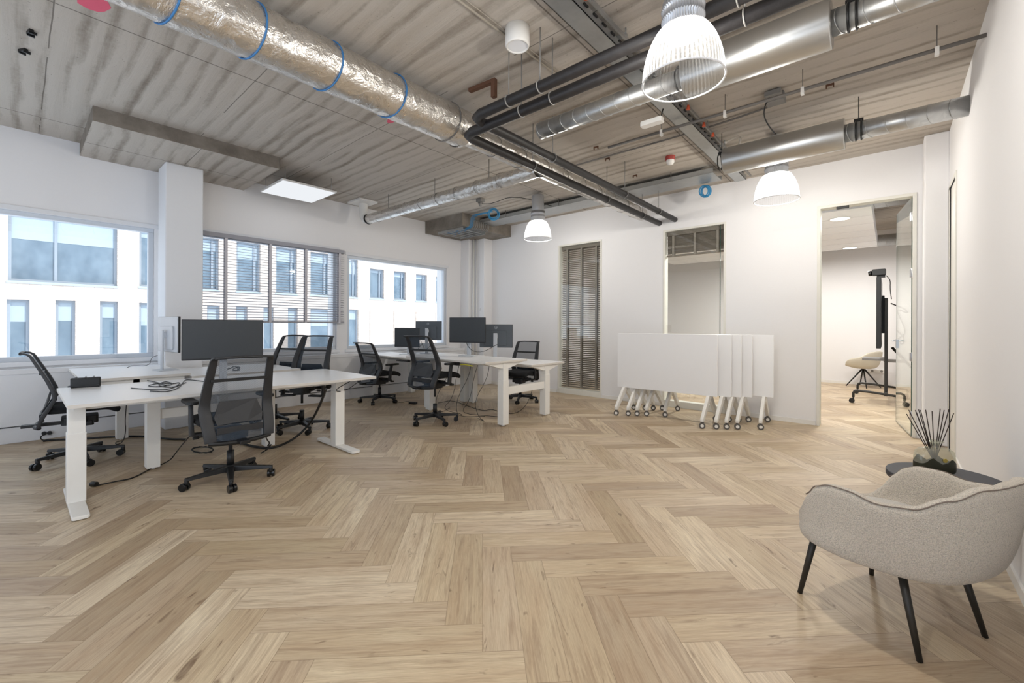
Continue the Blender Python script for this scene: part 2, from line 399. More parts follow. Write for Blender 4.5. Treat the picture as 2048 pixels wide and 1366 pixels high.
def tag(o, label, cat, group=None, kind=None):
    o['label'] = label; o['category'] = cat
    if group: o['group'] = group
    if kind: o['kind'] = kind
    return o
def struct(o): o['kind'] = 'structure'; return o
def thing(name, label, cat, loc=(0, 0, 0), rz=0, group=None):
    o = bpy.data.objects.new(name, None); COL.objects.link(o); o.location = loc; o.rotation_euler = (0, 0, rz); o.empty_display_size = .1
    return tag(o, label, cat, group)
def sempty(name, loc=(0, 0, 0), rz=0):
    o = bpy.data.objects.new(name, None); COL.objects.link(o); o.location = loc; o.rotation_euler = (0, 0, rz); o.empty_display_size = .1
    o['kind'] = 'structure'; return o
KIDS = {}
def copy_tree(o, parent=None):
    c = o.copy(); COL.objects.link(c)
    if parent is not None: c.parent = parent
    for ch in [x for x in COL.objects if x.parent == o]: copy_tree(ch, c)
    return c
def child(c, name):
    return [x for x in COL.objects if x.parent == c and x.name.split('.')[0] == name]

# ------------------------------------------------------------------ the shell
ZC = 3.45; XW = -7.26; YB = 6.96; XR = .49; YF = 12.56
def herringbone():
    L, Wd = .815, .163; u0, w0 = .005, -2.702
    vs, fs, uvs, tones = [], [], [], []
    r2 = math.sqrt(.5)
    x0, x1, y0, y1 = -8.0, 1.3, -1.2, 13.2
    n0 = {}
    for n in range(-14, 15):
        for k in range(-110, 111):
            for kind in (0, 1):
                if kind == 0: a, b, la, lb = u0+k*Wd+n*L, w0+k*Wd-n*L, L, Wd
                else: a, b, la, lb = u0+k*Wd+n*L, w0+(k+1)*Wd-n*L, Wd, L
                cu, cw = a+la/2, b+lb/2; X, Y = (cu+cw)*r2, (cu-cw)*r2
                if not (x0 < X < x1 and y0 < Y < y1): continue
                o = len(vs)
                for du, dw in ((0, 0), (la, 0), (la, lb), (0, lb)):
                    vs.append(((a+du+b+dw)*r2, (a+du-b-dw)*r2, 0))
                fs.append([o+3, o+2, o+1, o])
                fl = random.random() < .5; q = [(0, 0), (L, 0), (L, Wd), (0, Wd)] if kind == 0 else [(0, 0), (0, Wd), (L, Wd), (L, 0)]
                if fl: q = [(L-p[0], Wd-p[1]) for p in q]
                uvs.append(q[::-1]); tones.append((random.random(), random.random(), random.random(), 1))
    me = bpy.data.meshes.new('floor'); me.from_pydata(vs, [], fs); me.materials.append(M['oak'])
    uvl = me.uv_layers.new(name='UVMap'); ca = me.color_attributes.new('tone', 'FLOAT_COLOR', 'CORNER')
    uvl = me.uv_layers['UVMap']; ca = me.color_attributes['tone']
    for p, q, t_ in zip(me.polygons, uvs, tones):
        for li, c in zip(p.loop_indices, q): uvl.data[li].uv = c; ca.data[li].color = t_
    me.update(); o = bpy.data.objects.new('floor', me); COL.objects.link(o); struct(o)
herringbone()
struct(MB().box(-7.6, .75, -3.2, 12.8, ZC, ZC+.25).build('ceiling', 'concrete'))
# thickened slab by the window and in the far corner
o = MB().box(XW, -5.91, .48, 2.21, 3.30, ZC+.01).build('trim_1', ['concrete', 'concrete_plain']); struct(o)
for p in o.data.polygons: p.material_index = 0 if abs(p.normal.z) > .5 else 1
struct(MB().box(XW, -6.12, 5.56, YB, 3.205, ZC+.01).build('trim_2', ['concrete_plain']))
# window wall
WIN = [(-3.6, 1.176, .87, 2.553), (1.28, 3.665, .87, 2.60), (3.855, 6.15, .87, 2.55)]
struct(MB().wall('x', XW-.34, XW, -3.8, YB+.15, 0, ZC, WIN).build('wall_left', 'wall'))
struct(MB().wall('y', YB, YB+.12, XW, XR+.2, 0, ZC, [(-4.865, -3.94, .0, 2.855), (-2.775, -1.857, .0, 2.852), (-.69, .212, 0, 2.862)]).build('wall_back', 'wall'))
struct(MB().wall('x', XR, XR+.16, -.1, YF+.1, 0, ZC, [(5.97, 6.56, .0, 2.79)]).build('wall_right', 'wall'))
struct(MB().box(-7.6, -1.6, -3.3, -3.15, 0, ZC).build('wall_light_block', 'wall'))  # unseen part wall, added behind the camera to darken the left floor
# glazing of the window wall
def window(n, y0, y1, z0, z1, mull=()):
    r = sempty('window_%d' % n, (XW, (y0+y1)/2, z0)); yc = (y0+y1)/2
    a, b = y0-yc, y1-yc; h = z1-z0; f = .055
    mb = MB(); mb.box(-.12, -.03, a, b, 0, f); mb.box(-.12, -.03, a, b, h-f, h); mb.box(-.12, -.03, a, a+f, f, h-f); mb.box(-.12, -.03, b-f, b, f, h-f)
    for y in mull: mb.box(-.12, -.03, y-yc-f/2, y-yc+f/2, f, h-f)
    mb.build('window_frame', 'frame', r, bevel=.006)
    MB().box(-.086, -.078, a+f*.6, b-f*.6, f*.6, h-f*.6).build('pane', 'glass', r)
    MB().box(-.03, .012, a-.04, b+.04, h-.005, h+.05).build('head_trim', 'wall_grey', r, bevel=.004)
    MB().box(-.03, .03, a-.04, b+.04, -.05, 0.002).build('sill', 'wall_grey', r, bevel=.004)
window(1, *WIN[0]); window(2, *WIN[1]); window(3, *WIN[2])
# boxed ledge under the windows with a recessed plinth
mb = MB(); mb.box(XW-.001, -7.11, -3.6, 6.62, .745, .80); mb.box(XW-.001, -7.125, -3.6, 6.62, .185, .745); mb.box(XW-.001, -7.15, -3.6, 6.62, 0, .17)
struct(mb.build('trim_3', 'wall_grey', bevel=.004))
# pillars, chase and corner boxing
struct(MB().box(-7.11, -6.70, 1.19, 1.58, 0, 3.302).build('trim_4', 'wall_grey', bevel=.012))
struct(MB().box(XW, -7.0, 6.55, YB, 0, 3.21).build('trim_5', 'wall', bevel=.01))
struct(MB().box(-7.0, -6.67, 6.70, YB, 0, 3.21).build('trim_6', 'wall', bevel=.01))
struct(MB().box(.29, XR+.005, 6.66, YB, 0, ZC).build('trim_7', 'wall', bevel=.015))
mb = MB(); mb.cyl((-6.93, 6.63, 0), (-6.93, 6.63, 3.2), .022); mb.cyl((-6.855, 6.66, 0), (-6.855, 6.66, 3.2), .012)
tag(mb.build('riser_pipe', 'white_plastic'), 'pair of slim white riser pipes running up the far left corner', 'pipe')
# baseboards
struct(MB().box(-6.67, -4.90, YB-.012, YB, 0, .06).build('baseboard_back', 'white_plastic'))
mb = MB(); mb.box(-3.90, -2.81, YB-.012, YB, 0, .06); mb.box(-1.82, -.73, YB-.012, YB, 0, .06)
struct(mb.build('baseboard_middle', 'white_plastic'))
struct(MB().box(XR-.012, XR, -.1, 5.93, 0, .06).build('baseboard_right', 'white_plastic'))
mb = MB(); mb.box(-5.5, XR, YF-.012, YF, 0, .06)
struct(mb.build('baseboard_meeting_room', 'white_plastic'))
struct(MB().box(-5.6, XR+.3, YF, YF+.12, 0, ZC).build('wall_meeting_room_far', 'wall'))
struct(MB().box(-5.6, -5.5, YB+.12, YF, 0, ZC).build('wall_meeting_room_left', 'wall'))
# slim cream casings round the openings of the partition
def casing(par, x0, x1, z1, w=.035, bottom=.0):
    mb = MB(); mb.box(x0-w, x0, -.012, .13, 0, z1+w); mb.box(x1, x1+w, -.012, .13, 0, z1+w); mb.box(x0, x1, -.012, .13, z1, z1+w)
    if bottom: mb.box(x0, x1, -.012, .13, 0, bottom)
    mb.build('window_frame', 'trim', par, bevel=.003)
def partition_window(n, x0, x1, z1, joint=None):
    r = sempty('window_%d' % n, ((x0+x1)/2, YB, 0)); xc = (x0+x1)/2
    casing(r, x0-xc+.012, x1-xc-.012, z1-.012, .03, .10)
    MB().box(x0-xc+.012, x1-xc-.012, .02, .03, .10, z1-.012).build('pane', 'glass', r)
    if joint: MB().box(joint-xc-.004, joint-xc+.004, .018, .032, .1, z1-.012).build('glass_joint', 'glass_edge', r)
partition_window(4, -4.865, -3.94, 2.855); partition_window(5, -2.775, -1.857, 2.852, -1.925)
# glass door swung into the meeting room
r = sempty('door_1', (.212, YB+.03, 0)); mb = MB()
w = .03
mb.box(-.902-w, -.902+.006, -.045, .10, 0, 2.862+w); mb.box(-.006, w, -.045, .10, 0, 2.862+w); mb.box(-.902, 0, -.045, .10, 2.856, 2.862+w)
mb.build('door_frame', 'trim', r, bevel=.003)
leaf = MB().box(0, .96, -.005, .005, .012, 2.85).build('door_leaf', 'glass_green', r, loc=(-.008, .0, 0)); leaf.rotation_euler = (0, 0, math.radians(97.5))
ed = MB(); ed.box(-.001, .004, -.0055, .0055, .012, 2.85); ed.box(.956, .961, -.0055, .0055, .012, 2.85); ed.box(0, .96, -.0055, .0055, .010, .015); ed.build('glass_edge', 'glass_edge', leaf)
for z in (.25, 1.95, 2.62, .95):
    h = MB(); h.box(-.012, .05, -.014, .014, z-.05, z+.05); h.cyl((-.012, 0, z-.055), (-.012, 0, z+.055), .011, n=10); h.build('hinge', 'chrome', leaf, bevel=.002)
h = MB(); h.box(.86, .92, -.02, .02, 1.02, 1.14); h.cyl((.89, -.06, 1.12), (.89, .06, 1.12), .011, n=12); h.cyl((.89, -.055, 1.12), (.77, -.055, 1.12), .009, n=12); h.cyl((.89, .055, 1.12), (.77, .055, 1.12), .009, n=12)
h.build('door_handle', 'chrome', leaf, bevel=.002)
h = MB(); h.box(-.73, -.60, -.035, -.005, 2.825, 2.857); h.build('door_closer', 'black', r, bevel=.003)
# opening in the right wall
r = sempty('door_2', (XR, 6.265, 0)); mb = MB()
mb.box(-.012, .165, -.32, -.285, 0, 2.82); mb.box(-.012, .165, .285, .32, 0, 2.82); mb.box(-.012, .165, -.285, .285, 2.76, 2.82)
mb.build('door_frame', 'trim', r, bevel=.003)
MB().box(.05, .062, -.29, .29, .01, 2.765).build('pane', 'glass_green', r)
mb = MB(); mb.box(-.0135, .0, .172, .18, 0, 2.775); mb.box(-.0135, .0, -.285, .18, 2.760, 2.768); mb.build('seal', 'black', r)  # black strips stand in for the dark gap round the door leaf
MB().box(-.004, .03, -.285, .172, .005, 2.760).build('door_leaf', 'trim', r)
MB().box(-.012, .07, .18, .33, 0, 2.79).build('side_panel', 'trim', r)
struct(MB().box(XR+.9, XR+.95, 4.5, 8.0, 0, ZC).build('wall_side_room', 'wall'))
# meeting room suspended ceiling raft
r = sempty('ceiling_meeting_room', (0, 0, 0)); mb = MB(); mb.box(-4.2, -.18, 7.42, 11.2, 2.90, 3.14); mb.build('raft', 'panel_light', r, bevel=.004)
mb = MB()
for y in (8.0, 8.6, 9.2, 9.8, 10.4, 11.0): mb.box(-4.2, -.18, y-.004, y+.004, 2.897, 2.901)
for x in (-3.5, -2.9, -2.3, -1.7, -1.1): mb.box(x-.004, x+.004, 7.42, 11.2, 2.897, 2.901)
mb.build('grid_lines', 'wall_grey', r)
lights = []
for i, (x, y) in enumerate(((-.55, 7.95), (-.6, 11.0), (-2.2, 7.95), (-2.2, 11.0))):
    o = thing('downlight', ['round white downlight in the meeting room ceiling raft just inside the door', 'round white downlight at the far edge of the meeting room ceiling raft', 'round downlight near the middle of the meeting room raft, close to the partition', 'round downlight near the middle of the meeting room raft, close to the far wall'][i], 'ceiling light', (x, y, 2.9), group='downlights in the meeting room')
    MB().lathe([(.13, .0), (.13, -.012), (.115, -.014), (.11, -.006)], n=32).build('rim', 'white_plastic', o)
    MB().cyl((0, 0, -.004), (0, 0, -.007), .11, n=32).build('diffuser', 'downlight', o)
    ld = bpy.data.lights.new('downlight_lamp', 'AREA'); ld.shape = 'DISK'; ld.size = .2; ld.energy = 24; ld.color = (1, .97, .92)
    lo = bpy.data.objects.new('downlight_lamp', ld); COL.objects.link(lo); lo.parent = o; lo.location = (0, 0, -.02)

# ------------------------------------------------------------------ the building across the street
XF = -20.0
up = [(-.2, 2.25, 2.6, 4.75), (2.83, 3.9, 2.64, 4.72), (4.3, 5.24, 2.66, 4.68), (5.85, 6.74, 2.66, 4.70), (7.35, 8.23, 2.68, 4.69), (8.83, 9.73, 2.69, 4.66), (10.3, 11.18, 2.68, 4.56), (11.85, 12.66, 2.68, 4.2), (13.27, 14.03, 2.68, 4.2), (14.7, 15.46, 2.68, 4.18), (16.12, 16.9, 2.68, 4.16), (-3.0, -1.2, 2.6, 4.75)]
lowr = [(-.22, .24, -.4, 2.03), (.79, 1.24, -.4, 2.05), (1.82, 2.27, -.4, 2.07), (2.83, 3.3, -.4, 2.06), (3.85, 4.3, -.4, 2.06), (4.85, 5.28, -.4, 2.05), (5.84, 6.27, -.4, 2.05), (6.86, 7.28, -.4, 2.04), (7.85, 8.28, -.4, 2.04), (8.84, 9.8, -.4, 2.05), (10.4, 11.22, -.4, 2.08), (-2.2, -1.75, -.4, 2.03), (-1.2, -.75, -.4, 2.03)]
bld = thing('office_building', 'pale brick office building with dark windows across the street, seen through the windows', 'building', (XF, 6, -3))
OFF = Vector((XF, 6, -3))
blank = [(11.85, 12.75, -.4, 2.05), (13.27, 14.1, -.4, 2.05), (14.7, 15.5, -.4, 2.05), (16.1, 16.9, -.4, 2.05)]
def sh(h): return (h[0]-6, h[1]-6, h[2]+3, h[3]+3)
mb = MB(); mb.wall('x', -.25, 0, -16, 19, 0, 9.5, [sh(h) for h in up+lowr]); mb.build('wall', 'brick', bld)
MB().box(-6, -.25, -16, 19, 9.3, 9.5).build('roof', 'concrete_plain', bld)
for h in blank:
    a, b, p, q = sh(h); MB().box(-.02, .035, a, b, p, q).build('brick_panel', 'brick', bld)
def fwin(h, mull=(), blind=.25, sill=True):
    a, b, p, q = sh(h); f = .07
    mb = MB(); mb.box(-.22, -.12, a, a+f, p, q); mb.box(-.22, -.12, b-f, b, p, q); mb.box(-.22, -.12, a+f, b-f, q-f, q); mb.box(-.22, -.12, a+f, b-f, p, p+f)
    for m_ in mull: mb.box(-.22, -.12, m_-6-f/2, m_-6+f/2, p+f, q-f)
    fr = mb.build('window', 'sash', bld)
    MB().box(-.19, -.18, a+f*.5, b-f*.5, p+f*.5, q-f*.5).build('pane', 'ext_glass', fr)
    if blind: MB().box(-.178, -.17, a+f, b-f, q-f-(q-p)*blind, q-f).build('roller_blind', 'ext_blind', fr)
    if sill: MB().box(-.1, .03, a-.03, b+.03, p-.07, p).build('sill', 'ext_blind', fr)
for i, h in enumerate(up):
    fwin(h, (.8,) if i == 0 else ((h[0]+h[1])/2,) if i > 10 else (h[1]-.2,), blind=.36 if i == 0 else (.3, .12, .22, .3, .28, .2, .35, .08, .14, .12, .1)[i % 11])
for i, h in enumerate(lowr): fwin(h, (), blind=(.25, .24, .2, .3, .18, .22)[i % 6], sill=False)

# ------------------------------------------------------------------ blinds
def venetian(name, label, loc, rz, w, ztop, zbot, pitch, depth, tilt, mat, mat_t, tapes, zfull=None, pack=0):
    o = thing(name, label, 'blind', loc, rz)
    mb = MB(); mb.box(-w/2, w/2, -.035, .03, ztop-.06, ztop); mb.build('headrail', mat, o, bevel=.003)
    mb = MB(); z = ztop-.075; ct, st = math.cos(tilt)*depth/2, math.sin(tilt)*depth/2
    while z > zbot+pack+.02:
        vs = [(-w/2, -ct, z-st), (w/2, -ct, z-st), (w/2, ct, z+st), (-w/2, ct, z+st)]
        vs += [(x, y, zz+.003) for x, y, zz in vs]
        mb.add(vs, [(0, 3, 2, 1), (4, 5, 6, 7), (0, 1, 5, 4), (1, 2, 6, 5), (2, 3, 7, 6), (3, 0, 4, 7)], False); z -= pitch
    k = 0; zz = zbot+.03
    while zz < zbot+pack: mb.box(-w/2, w/2, -depth/2, depth/2, zz, zz+.004); zz += .0075
    mb.build('slats', mat, o)
    MB().box(-w/2, w/2, -.028, .028, zbot, zbot+.026).build('bottom_rail', mat, o, bevel=.003)
    for x in tapes:
        mb = MB(); mb.box(x-.018, x+.018, -depth/2-.006, -depth/2-.004, zbot, ztop-.06); mb.box(x-.018, x+.018, depth/2+.004, depth/2+.006, zbot, ztop-.06); mb.build('ladder_tape', mat_t, o)
    return o
# local +X runs along the blind
venetian('venetian_blind', 'grey venetian blind lowered part way over the middle window of the window wall', (-7.19, 2.685, 0), PI/2, 2.13, 2.60, 1.33, .040, .046, .22, 'slat_grey', 'tape_grey', (-.72, -.13, .41, .98), pack=.05)
venetian('wooden_blind', 'brown wooden blind fully lowered behind the tall narrow partition window at the left', (-4.40, 7.055, 0), PI, .88, 2.84, .12, .036, .046, -.45, 'slat', 'tape_strip', (-.32, 0, .32))
venetian('wooden_blind', 'brown wooden blind lowered over the top fifth of the partition window behind the folded tables', (-2.315, 7.055, 0), PI, .88, 2.84, 2.44, .024, .046, -.9, 'slat', 'tape_strip', (-.34, 0, .34), pack=.02)

# ------------------------------------------------------------------ ducts, pipes, trays under the ceiling
def rings(mb, axis, a0, a1, step, c, r, tr=.004, n=28, skew=.03):
    a = a0
    while a < a1:
        pts = []
        for k in range(n):
            t = 2*PI*k/n; sk = skew*math.cos(t)
            pts.append((a+sk, c[0]+r*math.cos(t), c[1]+r*math.sin(t)) if axis == 'x' else (c[0]+r*math.cos(t), a+sk, c[1]+r*math.sin(t)))
        mb.tube(pts, tr, n=5, closed=True); a += step
def foil_body(y0, y1, c, r, ax='y', seed=0, n=40):
    P = []; st = int(abs(y1-y0)/.035)
    for i in range(st+1):
        a = y0+(y1-y0)*i/st; row = []
        for k in range(n+1):
            t = 2*PI*(k % n)/n; q = Vector((math.cos(t)*1.4, math.sin(t)*1.4, a*2.4+seed))
            rr = r*(1+.045*noise.noise(q*1.8)+.022*noise.noise(q*5.5))
            row.append((c[0]+rr*math.cos(t), a, c[1]+rr*math.sin(t)) if ax == 'y' else (a, c[0]+rr*math.cos(t), c[1]+rr*math.sin(t)))
        P.append(row)
    return MB().grid(P)
d = thing('foil_duct', 'long foil wrapped ventilation duct crossing the whole ceiling to the back wall', 'duct', (0, 0, 0))
foil_body(-.6, 2.83, (-3.12, 3.2), .172).build('wide_duct', 'foil', d)
mb = foil_body(2.83, YB, (-3.17, 3.2), .105, seed=5, n=32); mb.build('narrow_duct', 'foil', d)
MB().lathe([(.105, .14), (.15, .03), (.174, -.03)], (-3.14, 2.82, 3.2), n=36, ax='y').build('reducer', 'foil', d)
for y in (.55, .98, 1.48, 2.02): 
    mb = MB(); rings(mb, 'y', y, y+.01, .05, (-3.12, 3.2), .1775, .006, skew=.045); mb.build('strap', 'blue', d)
mb = MB(); rings(mb, 'y', 2.62, 2.63, .05, (-3.12, 3.2), .180, .005); rings(mb, 'y', 3.3, 6.9, .42, (-3.17, 3.2), .109, .003); mb.build('band', 'conduit', d)
mb = MB(); mb.cyl((-3.335, -.6, 3.19), (-3.335, 2.75, 3.19), .016, n=10)
tag(mb.build('conduit_pipe', 'conduit'), 'dark conduit running along the window side of the big foil duct', 'pipe')
d = thing('foil_branch_duct', 'slimmer foil wrapped branch duct from the big duct towards the windows', 'duct')
A, B = Vector((-6.78, 3.98, 3.13)), Vector((-3.12, 4.02, 3.13)); dd = (B-A)
P = []; n = 32
for i in range(106):
    c = A+dd*(i/105); row = []
    for k in range(n+1):
        t_ = 2*PI*(k % n)/n; q = Vector((math.cos(t_), math.sin(t_), c.x*2.5)); rr = .083*(1+.05*noise.noise(q*2)+.025*noise.noise(q*6))
        row.append((c.x, c.y+rr*math.cos(t_), c.z+rr*math.sin(t_)))
    P.append(row)
MB().grid(P).build('duct_body', 'foil', d)
mb = MB(); rings(mb, 'x', -6.5, -3.3, .40, (4.0, 3.13), .087, .0028, skew=0); mb.build('band', 'conduit', d)
mb = MB(); mb.cyl((-6.79, 3.98, 3.13), (-6.75, 3.98, 3.13), .088, n=28); mb.build('end_cap', 'black', d)
MB().tube([(-6.80, 3.98, 3.13), (-6.90, 3.98, 3.16), (-6.95, 3.98, 3.28), (-6.95, 3.98, 3.44)], .075, n=20, sub=2).build('elbow', 'white_plastic', d)
MB().box(-7.12, -6.72, 3.78, 4.12, 3.42, 3.449).build('ceiling_plate', 'white_plastic', d)
for x in (-6.2, -5.0, -3.9): MB().cyl((x, 4.0, 3.2), (x, 4.0, ZC), .004, n=6).build('hanger', 'conduit', d)
def spiral(name, label, y, z, r, x0, x1, sil, rs, x2):
    d = thing(name, label, 'duct')
    if x0 is not None:
        MB().cyl((x0, y, z), (sil[0], y, z), r, n=40).build('spiral_duct', 'galv', d)
    MB().cyl((sil[1], y, z), (x2, y, z), r, n=40).build('spiral_duct', 'galv', d)
    for a_, b_ in (((x0+.05, sil[0]),) if x0 is not None else ())+((sil[1]+.05, x2-.03),):
        mb = MB(); rings(mb, 'x', a_, b_, .135, (y, z), r+.001, .003, skew=.035); mb.build('seam', 'galv', d)
    mb = MB(); mb.cyl((sil[0], y, z), (sil[1], y, z), rs, n=48); mb.build('silencer', 'silencer', d, bevel=.008)
    for x in (sil[0]-.03, sil[1]+.1):
        mb = MB(); mb.cyl((x, y, z+r), (x, y, ZC), .004, n=6)
        for dx in (-.02, .02):
            pts = [(x+dx, y+(r+.004)*math.cos(a), z+(r+.004)*math.sin(a)) for a in [2*PI*k/24 for k in range(24)]]
            mb.tube(pts, .006, n=5, closed=True)
        mb.box(x-.035, x+.035, y-.012, y+.012, z+r, z+r+.03)
        mb.build('hanger', 'black', d)
    return d
spiral('silencer_duct', 'round steel duct with a thick silencer nearest the camera, behind the large pendant lamp', 3.35, 3.2, .077, -2.57, None, (-1.18, -.275), .145, XR+.02)
spiral('silencer_duct', 'round steel duct with a silencer close to the back wall, ending at the right wall', 5.15, 3.132, .082, None, None, (-1.38, -.32), .140, XR+.02)
# black insulated pipes: out of the right, round the corner, on to the back wall
def lpipe(x, y, z, r, label, ye):
    d = thing('insulated_pipe', label, 'pipe', group=None)
    pts = [(XR-.004, y, z), (x+.09, y, z), (x+.025, y+.025, z), (x, y+.09, z), (x, ye, z)]
    MB().tube(pts, r, n=18).build('pipe_run', 'pipe', d)
    for xx in (-2.2, -1.9, -.6):
        mb = MB(); mb.tube([(xx, y+(r+.003)*math.cos(a), z+(r+.003)*math.sin(a)) for a in [2*PI*k/20 for k in range(20)]], .005, n=5, closed=True); mb.cyl((xx, y, z+r), (xx, y, ZC), .004, n=6); mb.build('clamp', 'grey_plastic', d)
    for yy in (3.6, 5.2, 6.3):
        mb = MB(); mb.tube([(x+(r+.003)*math.cos(a), yy, z+(r+.003)*math.sin(a)) for a in [2*PI*k/20 for k in range(20)]], .005, n=5, closed=True); mb.cyl((x, yy, z+r), (x, yy, ZC), .004, n=6); mb.build('clamp', 'grey_plastic', d)
lpipe(-2.86, 2.62, 3.0, .043, 'lower of the two black insulated pipes that turn the corner under the ceiling', YB)
lpipe(-2.60, 2.47, 3.02, .040, 'upper of the two black insulated pipes that turn the corner under the ceiling', YB)
# galvanised trunking towards the back wall
d = thing('cable_trunking', 'galvanised metal cable trunking running past the large pendant to the back', 'cable tray')
X0, X1, Z0 = -1.635, -1.49, 3.33; YE = 6.62
mb = MB(); mb.box(X0, X1, .6, YE, Z0, Z0+.005); mb.box(X0, X0+.005, .6, YE, Z0, Z0+.06); mb.box(X1-.005, X1, .6, YE, Z0, Z0+.06); mb.build('trough', 'tray', d)
for y in [1.0+.62*i for i in range(9)]:
    mb = MB(); mb.box(X0-.03, X1+.06, y, y+.03, Z0+.062, Z0+.08); mb.cyl((X1+.055, y+.015, Z0+.07), (X1+.055, y+.015, ZC), .005, n=6); mb.build('hanger', 'tray', d)
mb = MB(); mb.box(X1+.045, X1+.06, .6, YE, Z0+.035, Z0+.06)
mb.build('slotted_rail', 'grey_plastic', d)
mb = MB()
for y in [.7+.12*i for i in range(48)]: mb.box(X1+.004, X1+.016, y, y+.05, Z0+.035, Z0+.045)
mb.build('slotted_edge', 'black', d)
for i, y in enumerate((2.3, 3.2, 4.1, 4.55, 4.85, 5.8)):
    MB().cyl((X1+.075, y, Z0-.01), (X1+.075, y, Z0+.03), .017, .011, n=10).build('orange_cap', 'orange', d)['label'] = 'orange plastic cap'
d = thing('ladder_tray', 'wide dark cable tray full of cables along the top of the back wall', 'cable tray')
mb = MB(); mb.box(-6.1, -1.75, 6.0, 6.008, 3.33, 3.39); mb.box(-6.1, -1.75, 6.392, 6.4, 3.33, 3.39); mb.box(-6.1, -1.75, 6.0, 6.4, 3.326, 3.332); mb.build('tray_body', 'tray', d)
for i in range(7):
    MB().tube([(-6.0, 6.03+.05*i, 3.347+.006*(i % 3)), (-3.5, 6.04+.05*i, 3.35), (-1.78, 6.03+.05*i, 3.347)], .012, n=6).build('cable', ['cable', 'grey_plastic', 'blue_cable'][i % 3] if i != 4 else 'grey_plastic', d)
for x in (-5.4, -4.2, -2.3):
    for y in (5.99, 6.41): MB().cyl((x, y, 3.33), (x, y, ZC), .005, n=6).build('hanger', 'conduit', d)
# conduits
mb = MB(); mb.cyl((-2.35, 4.3, 3.28), (XR, 4.3, 3.28), .014, n=10); tag(mb.build('conduit_pipe', 'conduit'), 'straight grey conduit hung across the ceiling to the right wall between the two ducts', 'pipe')
for i, x in enumerate((-1.75, -1.15, -.55, .25)):
    o = thing('conduit_clip', ['small white clip on the conduit left of the trunking', 'small white clip on the conduit just right of the trunking', 'small white clip on the conduit above the second duct', 'small white clip on the conduit next to the right wall'][i], 'clip', (x, 4.3, 3.28), group='clips on the grey conduit')
    MB().box(-.012, .012, -.018, .018, -.045, .018).build('clip_body', 'white_plastic', o, bevel=.002); MB().cyl((0, 0, .018), (0, 0, ZC-3.28), .003, n=6).build('rod', 'conduit', o)
mb = MB(); mb.cyl((-6.4, 4.86, 3.43), (-2.1, 4.86, 3.43), .011, n=8); mb.tube([(-2.1, 4.86, 3.43), (-1.4, 4.83, 3.42), (-.83, 4.75, 3.42)], .01, n=8, sub=1); tag(mb.build('conduit_pipe', 'conduit'), 'thin dark conduit on the ceiling leading to the junction box above the second lamp', 'pipe')
mb = MB(); mb.cyl((-2.14, 0, 3.44), (-2.14, 3.0, 3.44), .009, n=8); mb.cyl((-2.105, 0, 3.442), (-2.105, 3.0, 3.442), .004, n=6); tag(mb.build('conduit_pipe', 'white_conduit'), 'thin pale conduit on the ceiling passing the round white fixture', 'pipe')
mb = MB(); mb.tube([(-1.33, 5.0, 3.28), (-1.2, 5.1, 3.36), (-1.3, 5.4, 3.33), (-1.45, 5.42, 3.3)], .014, n=8, sub=2); tag(mb.build('flexible_conduit', 'white_conduit'), 'pale flexible conduit looping beside the far end of the trunking', 'pipe')
# round fixture, panel, boxes, detectors
o = thing('ceiling_speaker', 'round white surface mounted drum on the ceiling left of the trunking', 'ceiling fixture', (-2.03, 2.37, 3.45))
MB().lathe([(0, 0), (.088, 0), (.088, -.125), (.082, -.135), (.074, -.135), (.07, -.128)], n=40).build('drum', 'white_plastic', o); MB().cyl((0, 0, -.129), (0, 0, -.126), .071, n=36).build('grille', 'panel_light', o)
o = thing('light_panel', 'square white lit panel hanging flat under the ceiling near the window wall', 'ceiling light', (-6.52, 2.70, 3.25))
MB().box(-.41, .41, -.38, .38, -.012, .012).build('panel_frame', 'white_plastic', o, bevel=.004); MB().box(-.395, .395, -.365, .365, -.0135, -.0115).build('diffuser', 'lit_panel', o)
for x in (-.35, .35):
    for y in (-.32, .32): MB().cyl((x, y, .01), (x, y, .2), .002, n=5).build('wire', 'chrome', o)
o = thing('junction_box', 'grey junction box on the ceiling feeding the second pendant lamp', 'electrical box', (-.80, 4.62, 3.45))
MB().box(-.075, .075, -.06, .06, -.075, 0).build('box_body', 'grey_plastic', o, bevel=.006); MB().box(-.065, .065, -.15, -.06, -.055, -.01).build('small_box', 'grey_plastic', o, bevel=.004)
o = thing('sensor_box', 'small flat white box fixed under the trunking behind the large lamp', 'sensor', (-1.60, 3.72, 3.12))
MB().rbox(-.10, .10, -.04, .04, -.022, .022, .02).build('sensor_body', 'white_plastic', o, bevel=.006); MB().cyl((.08, 0, .02), (.1, 0, .09), .006, n=8).build('bracket', 'black', o)
o = thing('smoke_detector', 'white smoke detector on a red base on the ceiling near the trunking end', 'detector', (-2.09, 5.42, 3.45))
MB().lathe([(.058, 0), (.058, -.05), (0, -.05)], n=24).build('base', 'red', o); MB().lathe([(.05, -.05), (.05, -.075), (.036, -.10), (0, -.105)], n=24).build('detector_head', 'white_plastic', o)
o = thing('ceiling_socket', 'small grey cone shaped socket under the ceiling left of the narrow pendant', 'electrical box', (-5.22, 5.15, 3.45))
MB().box(-.06, .06, -.05, .05, -.06, 0).build('box_body', 'grey_plastic', o, bevel=.005); MB().cyl((0, 0, -.06), (0, 0, -.13), .045, .02, n=14).build('socket', 'grey_plastic', o)
mb = MB(); mb.tube([(-5.2, 5.15, 3.36), (-5.0, 5.2, 3.33), (-4.6, 5.3, 3.43), (-4.2, 5.8, 3.28)], .005, n=6, sub=2); tag(mb.build('ceiling_cable', 'cable'), 'thin black cable sagging from the ceiling socket to the cable tray', 'cable')
